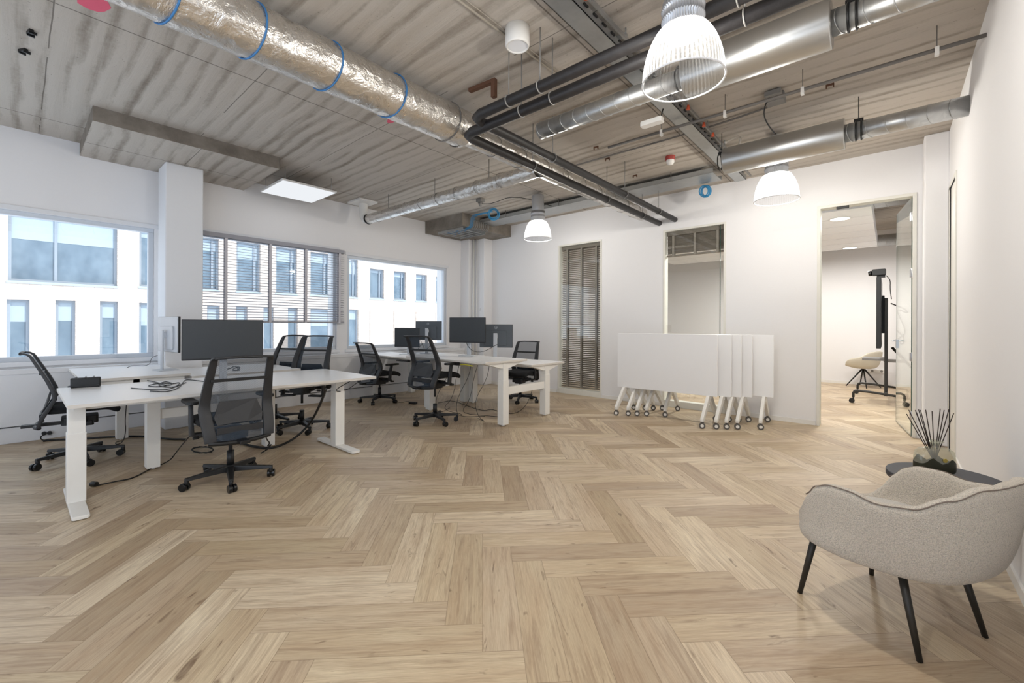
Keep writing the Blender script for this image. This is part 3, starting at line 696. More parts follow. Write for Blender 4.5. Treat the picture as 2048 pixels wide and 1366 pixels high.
mb = MB(); mb.tube([(-4.5, 4.45, 3.40), (-4.2, 4.6, 3.36), (-3.9, 4.78, 3.33)], .008, n=8, sub=1); mb.tube([(-3.6, 4.95, 3.28), (-3.4, 5.3, 3.23), (-3.1, 5.6, 3.35)], .006, n=8, sub=1)
tag(mb.build('lamp_cable', 'white_conduit'), 'white cable passing over the narrow pendant lamp at the far side', 'cable')
for i, (x, y, rz) in enumerate(((-5.18, .02, .2), (-5.42, -.1, .5))):
    a = at((60, 46)[i], (64, 101)[i], 3.44)
    o = MB().box(-.035, .035, -.012, .012, -.02, .0).box(-.03, -.02, -.01, .03, -.03, -.01).box(.02, .03, -.01, .03, -.03, -.01).build('ceiling_anchor', 'black'); o.location = (a.x, a.y, 3.45); o.rotation_euler = (0, 0, rz)
    tag(o, ['black metal anchor strip on the ceiling, uppermost at the top left', 'shorter black anchor strip on the ceiling at the top left'][i], 'anchor')
o = MB().box(-.15, .15, -.02, .02, -.03, 0).box(.11, .15, -.02, .02, -.16, -.03).build('rusty_bracket', 'rust'); a = at(965, 170, 3.44); o.location = (a.x, a.y, 3.45); o.rotation_euler = (0, 0, .1); tag(o, 'rusty metal bracket on the ceiling above the bend of the black pipes', 'bracket')
for i, (px_, py_, s_) in enumerate(((187, 6, .16), (783, 241, .09))):
    a = at(px_, py_, 3.449); q = [(s_*(.6+.4*random.random())*math.cos(t), .6*s_*(.6+.4*random.random())*math.sin(t)) for t in [2*PI*k/9 for k in range(9)]]
    o = MB().prism(q, -.002, .0).build('paint_mark', 'pink'); o.location = (a.x, a.y, 3.45); tag(o, ['pink paint mark on the ceiling at the top left beside the big duct', 'small pink paint mark on the ceiling under the middle of the big duct'][i], 'paint mark')
for i, (px_, py_) in enumerate(((1215, 316), (1192, 293), (1270, 350), (1660, 168))):
    a = at(px_, py_, 3.45); o = MB().box(-.03, .03, -.008, .008, -.015, 0).box(-.03, -.022, -.008, .008, -.035, -.01).box(.022, .03, -.008, .008, -.035, -.01).build('ceiling_anchor', 'rust'); o.location = (a.x, a.y, 3.45)
    tag(o, ['small anchor clip on the ceiling between pipes and trunking, middle one', 'small anchor clip on the ceiling right of the steel duct end', 'small anchor clip on the ceiling by the cable tray left of the detector', 'small anchor clip on the ceiling above the right hand duct'][i], 'anchor', 'small clips on the ceiling')
# blue cable coils and bundle
def coil(c, r, n, label, nrm=(0, 1, 0)):
    mb = MB(); N = Vector(nrm).normalized(); a = N.orthogonal().normalized(); b = N.cross(a); pts = []
    for i in range(n*14):
        t_ = 2*PI*i/14; rr = r*(1+.20*math.sin(i*.173)+.05*math.cos(i*.9)); pts.append(Vector(c)+(a*math.cos(t_)+b*math.sin(t_)*1.15)*rr+N*(.03*math.sin(i*.137)))
    mb.tube(pts, .0042, n=5); return tag(mb.build('cable_coil', 'blue_cable'), label, 'cable coil')
coil((-1.98, 6.45, 3.23), .065, 14, 'coil of blue data cable hanging left of the trunking end', (.3, 1, .2))
coil((-5.36, 5.62, 3.30), .085, 9, 'round coil of blue data cable beside the concrete corner block', (.6, -.8, 0))
mb = MB()
for i in range(9):
    y = 5.75+.05*i; mb.tube([(-6.05-.02*i, y, 3.36), (-5.99, y, 3.33), (-6.0, y, 3.2), (-6.1, y, 3.16), (-6.6, y+.02*(i % 3), 3.165)], .009, n=6, sub=2)
tag(mb.build('data_cables', 'grey_plastic'), 'row of grey cables bending round the concrete corner block', 'cables')
mb = MB()
for i in range(5):
    y = 5.66+.022*i; mb.tube([(-5.4, 5.62+.01*i, 3.36), (-5.9, y, 3.40), (-5.995, y, 3.36), (-6.0, y, 3.2), (-6.15, y, 3.16), (-6.75, y+.05+.03*i, 3.165)], .0045, n=6, sub=2)
tag(mb.build('data_cables', 'blue_cable'), 'blue data cables bending round the concrete corner block', 'cables')
mb = MB(); mb.box(-6.9, -6.15, 5.6, 5.608, 3.14, 3.19); mb.box(-6.9, -6.15, 6.2, 6.208, 3.14, 3.19)
for i in range(6): mb.box(-6.85+.13*i, -6.83+.13*i, 5.6, 6.2, 3.145, 3.155)
tag(mb.build('ladder_tray', 'tray'), 'short cable ladder fixed under the concrete corner block', 'cable tray')

# ------------------------------------------------------------------ pendant lamps
def pendant():
    r = thing('pendant_lamp', '', 'lamp')
    nn = 240
    prof = []
    for i in range(19):
        t_ = i/18; prof.append((.106+.110*math.sin(t_*PI/2)**.85, .30-.30*t_**1.25))
    mb = MB(); mb.lathe(prof, n=nn, mod=lambda k, z: 1+(.012 if k % 4 < 2 else 0)); sho = mb.build('shade', ['shade', 'shade_rib'], r)
    for i_, p in enumerate(sho.data.polygons): p.material_index = 1 if (i_ % nn) % 4 < 2 else 0
    MB().tube([(.2185*math.cos(t_), .2185*math.sin(t_), 0) for t_ in [2*PI*k/64 for k in range(64)]], .0048, n=8, closed=True).build('rim', 'panel_light', r)
    mb = MB()
    pr = [(.02, .295), (.112, .30), (.112, .34), (.117, .343), (.117, .351), (.112, .353), (.112, .40), (.117, .403), (.117, .411), (.112, .413), (.110, .448), (.02, .45)]
    mb.lathe(pr, n=192, mod=lambda k, z: (1 if k % 4 < 2 else .93)); mb.build('heat_sink', 'silver', r)
    mb = MB(); mb.lathe([(0, .45), (.094, .45), (.097, .46), (.097, .69), (.088, .703), (0, .703)], n=36); mb.build('driver_housing', 'silver', r)
    mb = MB(); mb.tube([(0, 0, .70), (.012, 0, .715), (0, 0, .73), (0, 0, .752)], .004, n=6); mb.build('hook', 'chrome', r)
    MB().cyl((0, 0, .294), (0, 0, .288), .078, n=32).build('led_disc', 'led', r)
    MB().lathe([(.080, .296), (.104, .294), (.102, .262), (.080, .286)], n=40).build('reflector', 'panel_light', r)
    return r
PL = []
spots = [((-.823, 2.30, 2.59), 'largest glowing ribbed pendant lamp at the top of the picture, nearest the camera'),
         ((-.945, 5.52, 2.70), 'glowing ribbed pendant lamp hanging before the back wall near the glass door'),
         ((-4.26, 5.50, 2.695), 'glowing ribbed pendant lamp above the far desks with its whole housing showing'),
         ((-.88, -.6, 2.68), 'unseen ribbed pendant lamp added behind the camera to light the foreground')]  # last lamp is out of view, added to light the foreground
p0 = pendant()
for i, (loc, lab) in enumerate(spots):
    o = p0 if i == 0 else copy_tree(p0); o.location = loc; o['label'] = lab; o['group'] = 'glowing ribbed pendant lamps'
    PL.append(o)
PL[0].scale = (.935, .935, .935)
for i, o in enumerate(PL):
    ld = bpy.data.lights.new('lamp_bulb', 'POINT'); ld.shadow_soft_size = .05; ld.energy = (42, 42, 28, 44)[i]; ld.color = (1, .94, .84)
    lo = bpy.data.objects.new('lamp_bulb', ld); COL.objects.link(lo); lo.parent = o; lo.location = (0, 0, .22)
mb = MB(); mb.tube([(-.80, 4.52, 3.40), (-.86, 4.52, 3.37), (-.90, 4.62, 3.30), (-.93, 5.0, 3.34), (-.945, 5.5, 3.42)], .006, n=6, sub=2); tag(mb.build('lamp_cable', 'cable'), 'black cable looping from the junction box down to the second pendant lamp', 'cable')

# ------------------------------------------------------------------ office chairs
def Rz(a): return Matrix.Rotation(a, 4, 'Z')
def office_chair():
    r = thing('office_chair', '', 'chair')
    mb = MB(); mb.cyl((0, 0, .075), (0, 0, .135), .042, .034, n=20); mb.build('base_hub', 'black', r)
    for k in range(5):
        a = 2*PI*k/5+PI/2; T = Rz(a)
        g = MB(); w0, w1 = .030, .018
        vs = [(.02, -w0, .082), (.02, w0, .082), (.02, w0*.8, .128), (.02, -w0*.8, .128), (.315, -w1, .078), (.315, w1, .078), (.315, w1*.7, .100), (.315, -w1*.7, .100)]
        g.add([T @ Vector(v) for v in vs], [(3, 2, 1, 0), (4, 5, 6, 7), (0, 1, 5, 4), (1, 2, 6, 5), (2, 3, 7, 6), (3, 0, 4, 7)], False)
        g.cyl(T @ Vector((.302, 0, .05)), T @ Vector((.302, 0, .085)), .016, n=10)
        leg = g.build('base_leg', 'black', r, bevel=.004)
        c = MB(); tw = a+.9+k*1.3; C0 = T @ Vector((.302, 0, 0)); D = Vector((math.cos(tw), math.sin(tw), 0)); N = Vector((-D.y, D.x, 0)); cc = C0-D*.018+Vector((0, 0, .031))
        for s in (-1, 1): c.cyl(cc+N*(s*.006), cc+N*(s*.028), .031, n=22)
        c.cyl(cc-N*.006, cc+N*.006, .02, n=14); c.cyl(C0+Vector((0, 0, .045)), C0+Vector((0, 0, .066)), .012, n=10)
        c.build('castor', 'black_gloss', r, bevel=.003)
    MB().cyl((0, 0, .12), (0, 0, .25), .027, n=20).build('column_sleeve', 'black', r)
    MB().cyl((0, 0, .22), (0, 0, .42), .015, n=16).build('gas_column', 'chair_frame', r)
    mb = MB(); mb.rbox(-.10, .10, -.13, .12, -.10, -.03, .03); mb.rbox(-.07, .07, -.09, .09, -.125, -.09, .025)
    mb.cyl((.08, .03, -.06), (.24, .05, -.065), .007, n=8); mb.rbox(.22, .27, .03, .08, -.078, -.055, .01); mb.cyl((-.08, .0, -.07), (-.22, .02, -.075), .007, n=8); mb.cyl((-.215, .02, -.075), (-.255, .02, -.075), .014, n=10)
    mb.build('tilt_mechanism', 'black', r, loc=(0, 0, .46), bevel=.005)
    # seat, front edge rolled down
    mb = MB(); P = []
    for j in range(15):
        v = j/14; y = -.22+.47*v; row = []
        for i in range(13):
            u = i/12*2-1; hw = .245*(1-.10*max(0, v-.7)/.3-.12*max(0, .2-v)/.2); x = u*hw
            z = .045-.012*math.exp(-(u*u)*3)*1-.045*max(0, (v-.8)/.2)**2 - .02*abs(u)**6
            row.append((x, y, z))
        P.append(row)
    mb.grid(P); mb.build('seat', 'fabric_black', r, loc=(0, 0, .46)).modifiers.new('s', 'SOLIDIFY').thickness = .055
    child(r, 'seat')[0].modifiers['s'].offset = -1
    md = child(r, 'seat')[0].modifiers.new('sub', 'SUBSURF'); md.levels = 1; md.render_levels = 1
    # back: bowed side bars
    BS = .09
    prof = [(a+BS, b) for a, b in [(-.355, -.075), (-.335, .0), (-.29, .09), (-.255, .165), (-.262, .23), (-.30, .33), (-.345, .43), (-.39, .525), (-.405, .555), (-.43, .573), (-.465, .578)]]
    ws = [.076, .078, .080, .076, .070, .064, .058, .053, .048, .042, .03]
    ths = [.028, .03, .030, .030, .028, .026, .022, .020, .018, .014, .010]
    hw = [.200, .208, .216, .222, .220, .214, .206, .198, .195, .192, .190]
    for s in (-1, 1): MB().ribbon([((s*hw[i], prof[i][0], prof[i][1]), ws[i], ths[i]) for i in range(len(prof))]).build('back_upright', 'chair_frame', r, loc=(0, 0, .46), bevel=.003)
    mb = MB(); mb.tube([(-.20, -.462+BS, .574), (-.1, -.468+BS, .580), (.1, -.468+BS, .580), (.20, -.462+BS, .574)], .010, n=8); mb.build('top_rail', 'chair_frame', r, loc=(0, 0, .46))
    mb = MB(); mb.tube([(-.215, -.350+BS, -.078), (-.12, -.375+BS, -.088), (0, -.385+BS, -.092), (.12, -.375+BS, -.088), (.215, -.350+BS, -.078)], .017, n=10, sub=1)
    mb.box(-.035, .035, -.38, -.08, -.095, -.07); mb.build('bottom_rail', 'black', r, loc=(0, 0, .46), bevel=.003)
    mb = MB(); mb.box(-.20, .20, -.352+BS, -.330+BS, .385, .408); mb.build('cross_bar', 'black', r, loc=(0, 0, .46), bevel=.003)
    P = []
    for i in range(len(prof)-1):
        row = []
        for j in range(9):
            u = j/8*2-1; row.append((u*hw[i]*.93, prof[i][0]-.018*(1-u*u)*(1 if i < 8 else .3), prof[i][1]))
        P.append(row)
    MB().grid(P).build('back_mesh', 'mesh', r, loc=(0, 0, .46))
    # lumbar pad
    pts = [(-.155, .05), (-.05, .055), (.05, .055), (.155, .05), (.17, .11), (.13, .225), (-.13, .225), (-.17, .11)]
    mb = MB(); P2 = [(x, z) for x, z in pts]
    def yb(z): 
        for (a, b), (c, d) in zip(prof, prof[1:]):
            if b <= z <= d: return a+(c-a)*(z-b)/(d-b)
        return -.3
    vs = [(x, yb(z)-.030, z) for x, z in P2]+[(x, yb(z)-.020, z) for x, z in P2]; n = len(P2)
    mb.add(vs, [tuple(range(n)), tuple(range(2*n-1, n-1, -1))]+[(i, n+i, n+(i+1) % n, (i+1) % n) for i in range(n)], False)
    mb.build('lumbar_pad', 'chair_frame', r, loc=(0, 0, .46))
    mb = MB(); mb.box(-.16, .16, yb(.02)-.03, yb(.02)-.014, -.02, .03); mb.build('back_plate', 'chair_frame', r, loc=(0, 0, .46), bevel=.003)
    for s in (-1, 1):
        mb = MB(); mb.box(min(s*.10, s*.27), max(s*.10, s*.27), -.035, .035, -.055, -.035)
        mb.ribbon([((s*.270, -.02, -.05), .028, .055), ((s*.275, -.015, .06), .028, .052), ((s*.272, .005, .15), .026, .045), ((s*.270, .02, .205), .026, .05)])
        a = mb.build('armrest', 'chair_frame', r, loc=(0, 0, .46), bevel=.004)
        mb = MB(); T = Matrix.Translation((s*.270, .03, .215)); mb.rbox(-.042, .042, -.125, .135, -.012, .014, .035, T=T); mb.build('arm_pad', 'black', a, bevel=.005)
    return r
UPPER = {'tilt_mechanism', 'seat', 'back_upright', 'top_rail', 'bottom_rail', 'cross_bar', 'back_mesh', 'lumbar_pad', 'back_plate', 'armrest'}
def place_chair(o, x, y, face, lift, label, base=0):
    o.location = (x, y, 0); o.rotation_euler = (0, 0, math.radians(face-90)); o['label'] = label; o['group'] = 'mesh back office chairs at the desks'
    for ch in [c for c in COL.objects if c.parent == o]:
        n = ch.name.split('.')[0]
        if n in UPPER: ch.location.z = .46+lift; 
        if n in ('base_leg', 'castor', 'base_hub'): ch.rotation_euler = (0, 0, math.radians(base))
        if n == 'gas_column': ch.scale.z = 1; ch.location.z = lift
    return o
c0 = office_chair()
chairs = [(-4.135, 1.172, 179, .01, 22, 'mesh office chair with its back to the camera at the near desk'),
          (-5.80, .40, 86, -.0, 62, 'mesh office chair seen from the side at the far left behind the near desk'),
          (-6.11, 2.24, 292, .11, 5, 'mesh office chair, left one of the pair facing the window side desks'),
          (-5.45, 2.31, 303, .115, 50, 'mesh office chair, right one of the pair facing the window side desks'),
          (-6.47, 4.02, 98, -.028, 66, 'mesh office chair pulled up to the left end of the far desks'),
          (-4.59, 3.69, 98, .124, 30, 'tall set mesh office chair pulled up to the middle of the far desks'),
          (-4.77, 5.68, 284, -.02, 20, 'mesh office chair on the back wall side of the far desks')]
for i, (x, y, f, l, b, lab) in enumerate(chairs):
    o = place_chair(c0 if i == 0 else copy_tree(c0), x, y, f, l, lab, b)
    if i in (2, 3):                       # armrests set lower to clear the desk tops
        for ch_ in child(o, 'armrest'): ch_.location.z -= .10

# ------------------------------------------------------------------ desks
M['yellow'] = plain('yellow_cable', (196, 190, 60), .5)
def top(par, x0, x1, y0, y1, z, th=.026):
    mb = MB(); mb.box(x0, x1, y0, y1, z-th, z); mb.cur = 1
    o = mb.build('desk_top', ['desk', 'desk_edge'], par, bevel=.0025)
    for p in o.data.polygons:
        if abs(p.normal.z) < .5: p.material_index = 1
def leg_col(par, x, y, z, w=.055, d=.05, foot=None, lower=.62):
    mb = MB(); mb.box(x-w*.92, x+w*.92, y-d*.92, y+d*.92, lower-.02, z); mb.box(x-w, x+w, y-d, y+d, .02 if not foot else .025, lower)
    if foot is None: mb.cyl((x, y, 0), (x, y, .022), .022, n=12)
    o = mb.build('leg', 'metal_white', par, bevel=.003)
    if foot:
        mb = MB(); mb.rbox(x-foot/2, x+foot/2, y-.045, y+.045, .006, .030, .02); mb.cyl((x-foot/2+.05, y, 0), (x-foot/2+.05, y, .01), .02, n=10); mb.cyl((x+foot/2-.05, y, 0), (x+foot/2-.05, y, .01), .02, n=10)
        mb.build('foot', 'metal_white', par, bevel=.004)
    return o
# nearest desk
d = thing('desk', 'large white desk nearest the camera on T shaped legs, with the power box on it', 'desk', (-4.75, 1.39, 0))
X, Y = -4.75, 1.39
top(d, -5.385-X, -4.185-X, .222-Y, 2.56-Y, .745)
leg_col(d, -4.41-X, .28-Y, .72, foot=.79, lower=.52); leg_col(d, -4.44-X, 2.255-Y, .72, foot=.79, lower=.60)
leg_col(d, -4.98-X, .80-Y, .72, w=.055, d=.048, lower=.6); leg_col(d, -4.98-X, 1.76-Y, .72, w=.055, d=.048, lower=.6)
mb = MB(); mb.box(-5.01-X, -4.95-X, .84-Y, 1.72-Y, .445, .53); mb.build('cross_bar', 'metal_white', d, bevel=.004)
mb = MB(); mb.box(-4.47-X, -4.41-X, .3-Y, 2.24-Y, .675, .715); mb.box(-5.2-X, -4.3-X, .26-Y, .30-Y, .69, .717); mb.box(-5.2-X, -4.3-X, 2.24-Y, 2.28-Y, .69, .717); mb.build('under_frame', 'metal_white', d)
# two desks behind it, side by side, running to the window ledge
d = thing('desk', 'white desk by the window ledge behind the nearest desk, carrying the silver backed monitor', 'desk', (-6.3, .8, 0)); X, Y = -6.3, .8
top(d, -7.09-X, -5.56-X, .385-Y, 1.205-Y, .785); leg_col(d, -6.5-X, .775-Y, .76)
mb = MB(); mb.box(-5.66-X, -5.60-X, .46-Y, 1.16-Y, .69, .757); mb.box(-6.98-X, -5.6-X, .75-Y, .80-Y, .72, .757); mb.build('under_frame', 'metal_white', d)
d = thing('desk', 'white desk top by the window ledge just left of the pair of office chairs', 'desk', (-6.3, 1.8, 0)); X, Y = -6.3, 1.8
top(d, -6.66-X, -5.56-X, 1.215-Y, 2.34-Y, .75); leg_col(d, -6.5-X, 1.75-Y, .725)
mb = MB(); mb.box(-5.66-X, -5.60-X, 1.3-Y, 1.85-Y, .66, .722); mb.build('under_frame', 'metal_white', d)
# far group: two rows of two
def bench(x0, x1, y0, y1, z, legs, yl, label, bracket=True):
    xc, yc = (x0+x1)/2, (y0+y1)/2
    d = thing('desk', label, 'desk', (xc, yc, 0), group=None)
    top(d, x0-xc, x1-xc, y0-yc, y1-yc, z)
    for x in legs:
        leg_col(d, x-xc, yl-yc, z-.026, w=.05, d=.055, lower=.60)
    for x in legs:
        pts = [(y0-yc+.04, z-.03), (y1-yc-.04, z-.03), (yl-yc+.08, z-.10), (yl-yc-.08, z-.10)]
        MB().prism(pts, x-xc-.04, x-xc+.04, 'x').build('bracket_arm', 'metal_white', d, bevel=.002)
    mb = MB(); mb.box(legs[0]-xc, legs[-1]-xc, yl-yc-.02, yl-yc+.02, z-.09, z-.04); mb.build('under_frame', 'metal_white', d)
    return d
b1 = bench(-5.34, -3.70, 3.75, 4.555, .85, (-5.27, -3.77), 4.15, 'raised white desk at the right front of the far group, black power strip underneath')
b2 = bench(-5.34, -3.70, 4.65, 5.45, .762, (-5.27, -3.77), 5.05, 'lower white desk at the right rear of the far group, beside the far chair')
b3 = bench(-7.0, -5.36, 3.95, 4.60, .80, (-6.93, -5.43), 4.25, 'white desk at the window end of the far group, front row')
b4 = bench(-7.0, -5.36, 4.65, 5.45, .77, (-6.93, -5.43), 5.0, 'white desk at the window end of the far group, back row')
mb = MB(); xc, yc = (-5.34-3.70)/2, (3.75+4.555)/2; mb.box(-3.80-xc, -3.74-xc, 4.2-yc, 5.0-yc, .40, .50); mb.build('cross_bar', 'metal_white', b1, bevel=.004)
o = thing('power_strip', 'black power strip clipped under the front edge of the raised far desk', 'power strip', (-4.35, 3.80, .80))
MB().box(-.13, .13, -.03, .03, -.022, .0).build('strip_body', 'black', o, bevel=.004)
o = thing('power_strip', 'black power strip under the edge of the window end far desk', 'power strip', (-5.75, 3.99, .752))
MB().box(-.15, .15, -.03, .03, -.022, .0).build('strip_body', 'black', o, bevel=.004)
mb = MB(); mb.tube([(-4.2, 3.79, .79), (-4.1, 3.78, .80), (-3.95, 3.77, .79)], .008, n=8, sub=1); tag(mb.build('yellow_cable', 'yellow'), 'short yellow cable end under the raised far desk', 'cable')


# ------------------------------------------------------------------ monitors
def monitor(w, h, label, loc, rz, zb, back='monitor_back', logo=True, tilt=0.0, group='black office monitors'):
    r = thing('monitor', label, 'monitor', loc, rz, group)   # faces local -Y
    zc = zb+h/2
    mb = MB(); mb.rbox(-w/2, w/2, -.012, .006, zb, zb+h, .006, 'y'); mb.build('bezel', 'black', r, bevel=.002)
    MB().box(-w/2+.006, w/2-.006, -.0135, -.0118, zb+.014, zb+h-.006).build('screen', 'monitor', r)
    mb = MB(); mb.rbox(-w/2+.004, w/2-.004, .006, .016, zb+.003, zb+h-.003, .01, 'y'); mb.rbox(-w*.33, w*.33, .012, .032, zb+.03, zb+h*.72, .02, 'y'); mb.build('back_shell', back, r, bevel=.006)
    if logo:
        lg = MB(); c = Vector((0, .0175, zb+h*.86)); R = .022
        lg.tube([c+Vector((R*math.cos(t), 0, R*math.sin(t))) for t in [2*PI*k/28 for k in range(28)]], .0018, n=6, closed=True)
        lg.box(-.013, -.009, .016, .019, c.z-.008, c.z+.008); lg.tube([c+Vector((-.009, 0, .008)), c+Vector((-.001, 0, .006)), c+Vector((0, 0, -.004)), c+Vector((-.009, 0, -.008))], .0015, n=5)
        lg.tube([c+Vector((.012, 0, .009)), c+Vector((.004, 0, .002)), c+Vector((.012, 0, -.007))], .0015, n=5)
        lg.build('logo_mark', 'mon_silver', r)
    mb = MB(); mb.rbox(-.032, .032, .052, .07, .008, zb+h*.62, .008, 'z'); mb.box(-.03, .03, .028, .056, zb+h*.40, zb+h*.56); mb.build('stand_post', 'mon_silver', r, bevel=.003)
    mb = MB(); mb.rbox(-.12, .12, -.07, .12, 0, .009, .02); mb.build('stand_foot', 'mon_silver' if back != 'dark' else 'black', r, bevel=.002)
    return r
monitor(.62, .395, 'silver backed monitor seen edge on before the white pillar', (-6.10, 1.12, .785), math.radians(186), .205, back='mon_silver', logo=False)
monitor(.665, .385, 'big black monitor screen standing on the nearest desk behind the office chair', (-4.90, 1.33, .745), math.radians(80), .215, back='monitor_back', logo=True)
monitor(.47, .33, 'grey monitor turned to the camera at the window end of the far desks, low one', (-6.26, 4.42, .80), math.radians(26), .125, logo=True, back='monitor_back')
monitor(.56, .355, 'monitor seen from behind with a round logo, before the window at the far desks', (-6.52, 5.08, .77), math.radians(200), .255)
monitor(.575, .375, 'dark monitor turned to the camera on the raised far desk', (-4.70, 4.38, .85), math.radians(24), .195)
monitor(.535, .37, 'monitor seen from behind with a round logo, at the right of the far desks', (-4.72, 5.02, .762), math.radians(212), .19)

# ------------------------------------------------------------------ things on and under the desks
o = thing('power_box', 'black multi socket power box standing on the left end of the nearest desk', 'power box', (-5.30, .395, .745), math.radians(82))
MB().rbox(-.095, .095, -.03, .03, .0, .085, .012, 'x' if False else 'z').build('box_body', 'black', o, bevel=.008)
mb = MB(); mb.box(-.088, .088, -.034, -.028, .02, .024); mb.build('groove', 'black_gloss', o)
for x in (.0, .05, -.06): MB().cyl((x, .0, .084), (x, .0, .096), .006, n=8).build('plug_pin', 'chrome', o)
def cable(pts, r, label, name='cable', mat='cable', sub=2, group=None):
    return tag(MB().tube(pts, r, n=6, sub=sub).build(name, mat), label, 'cable', group)
def onz(pix, z): return [tuple(at(x, y, z)) for x, y in pix]
zt = .745+.005
cable(onz([(262, 776), (300, 779), (330, 780), (352, 774), (362, 764), (345, 768), (318, 766), (290, 772), (322, 774), (350, 768), (330, 762), (312, 771), (345, 776), (372, 765)], zt), .004, 'tangle of thin black cables lying on the middle of the nearest desk', 'cable_tangle')
cable(onz([(295, 761), (312, 764), (332, 771)], zt+.003), .005, 'short thick cable plug end by the cable tangle on the nearest desk', 'plug_cable')
cable(onz([(300, 782), (335, 784), (358, 776), (368, 762), (372, 759), (395, 761), (420, 765)], zt), .004, 'black cable curving over the nearest desk to the big monitor', 'desk_cable')
zt = .79
cable(onz([(255, 735), (262, 731), (300, 732)], zt)+[tuple(at(302, 715, .87)), tuple(at(318, 710, .90)), tuple(at(338, 712, .90))], .003, 'thin black cable rising to the silver backed monitor', 'desk_cable')
cable(onz([(452, 739), (462, 736), (470, 731), (478, 738), (470, 742), (482, 735), (474, 733), (462, 741), (480, 740)], .757), .005, 'bundle of black cable on the desk top behind the big monitor', 'cable_tangle')
zf = .006
cable(onz([(190, 972), (235, 962), (265, 957), (300, 938), (340, 922), (370, 896), (378, 872)], zf)[:5]+[tuple(at(352, 905, .1)), tuple(at(372, 880, .3)), tuple(at(380, 872, .36))], .005, 'black power cable running over the floor out from under the nearest desk', 'floor_cable')
a = at(187, 973, 0); o = thing('power_plug', 'black mains plug lying on the floor in front of the nearest desk', 'plug', (a.x, a.y, 0), .6); MB().cyl((-.02, 0, .02), (.03, 0, .02), .019, n=14).build('plug_body', 'black', o, bevel=.003); MB().cyl((-.045, .008, .02), (-.02, .008, .02), .003, n=8).cyl((-.045, -.008, .02), (-.02, -.008, .02), .003, n=8).build('plug_pin', 'chrome', o)
cable(onz([(86, 882), (100, 880), (160, 878), (230, 873), (290, 872), (330, 878), (372, 879)], .01), .011, 'thick black cable along the floor by the plinth behind the nearest desk', 'floor_cable')
for i, (x, y) in enumerate(((88, 866), (99, 865))):
    p = atx(x, y, -7.15); o = thing('power_plug', ['left of two black plugs in the plinth at the far left', 'right of two black plugs in the plinth at the far left'][i], 'plug', tuple(p), 0, 'plugs in the plinth at the left'); MB().cyl((0, 0, 0), (.045, 0, 0), .02, n=14).build('plug_body', 'black', o, bevel=.003)
cable([tuple(atx(90, 868, -7.10)), tuple(at(80, 874, .06)), tuple(at(84, 881, .01)), tuple(at(100, 881, .01))], .006, 'short black lead dropping from the plinth plugs to the floor', 'plug_lead')
cable([(-4.9, .62, .71)]+[tuple(at(250, 840, .3)), tuple(at(252, 862, .12)), tuple(at(246, 885, .01)), tuple(at(232, 890, .01)), tuple(at(230, 884, .01)), tuple(at(245, 882, .01))], .004, 'thin black cable hanging in a loop under the left end of the nearest desk', 'hanging_cable')
cable([tuple(at(652, 778, .68)), tuple(at(640, 810, .45)), tuple(at(622, 845, .2)), tuple(at(590, 878, .03)), tuple(at(545, 898, .015)), tuple(at(505, 893, .015)), tuple(at(475, 884, .015)), tuple(at(430, 880, .015))], .013, 'thick black braided cable hose curving down from the right end of the nearest desk', 'cable_hose')
cable([tuple(at(530, 868, .33)), tuple(at(534, 880, .2)), tuple(at(540, 886, .12)), tuple(at(534, 893, .08)), tuple(at(545, 888, .06)), tuple(at(528, 902, .03)), tuple(at(540, 896, .02)), tuple(at(522, 906, .012))], .006, 'knotted black cable clump on the floor right of the near office chair', 'cable_tangle', sub=1)
cable([tuple(at(405+22*math.cos(t), 898+6*math.sin(t)+(.8*i % 3), .02+.004*(i % 3))) for i, t in enumerate([2*PI*k/10 for k in range(34)])], .004, 'coiled black cable on the floor under the near office chair', 'cable_tangle', sub=0)
cable([(-4.40, 2.40, .70), tuple(at(665, 782, .62)), tuple(at(690, 783, .58)), tuple(at(715, 765, .68))], .004, 'thin black cable sagging under the right end of the nearest desk', 'hanging_cable')
rnd = random.Random(3)
for i in range(5):
    x = -5.1+.2*i; y = 4.42+.06*rnd.random(); z0 = .80
    pts = [(x, y, z0), (x-.12+.1*rnd.random(), y, .55), (x-.3+.3*rnd.random(), y-.15, .22), (x-.4+.4*rnd.random(), y-.2, .02), (x-.2+.5*rnd.random(), y-.35+.4*rnd.random(), .006), (x-.1+.6*rnd.random(), y-.3+.4*rnd.random(), .006)]
    cable(pts, .0035, 'loose black cable hanging and trailing on the floor below the far desks', 'floor_cable', group='loose cables below the far desks')
cable([tuple(at(x, y, .006)) for x, y in [(876, 806), (905, 800), (935, 812), (965, 822), (985, 818), (1005, 826), (1030, 828), (1050, 815)]]+[tuple(at(1062, 790, .25)), tuple(at(1066, 770, .45))], .004, 'long thin cable snaking over the floor between the far desk legs', 'floor_cable')
cable([tuple(at(690+x, y, .006)) for x, y in [(95, 798), (110, 806), (125, 802), (138, 806)]], .004, 'short cable on the floor between the far office chairs', 'floor_cable')
a = at(826, 808, 0); o = thing('power_brick', 'black power brick on the floor between the two far office chairs', 'power supply', (a.x, a.y, 0), .3); MB().rbox(-.07, .07, -.03, .03, 0, .035, .01).build('brick_body', 'black', o, bevel=.004)
for i, (p, q) in enumerate((((-4.74, 4.36), (-4.62, 4.95)), ((-6.3, 4.5), (-6.6, 5.0)), ((-6.68, 5.0), (-6.2, 4.9)))):
    z = .86 if i == 0 else .81
    cable([(p[0], p[1], z+.25), (p[0]+.05, p[1]+.05, z+.08), ((p[0]+q[0])/2, (p[1]+q[1])/2, z+.02), (q[0], q[1], z+.15)], .004, ['thin cable between the two right hand monitors of the far desks', 'thin cable drooping behind the low monitor by the window', 'thin cable beside the logo backed monitor by the window'][i], 'monitor_cable')

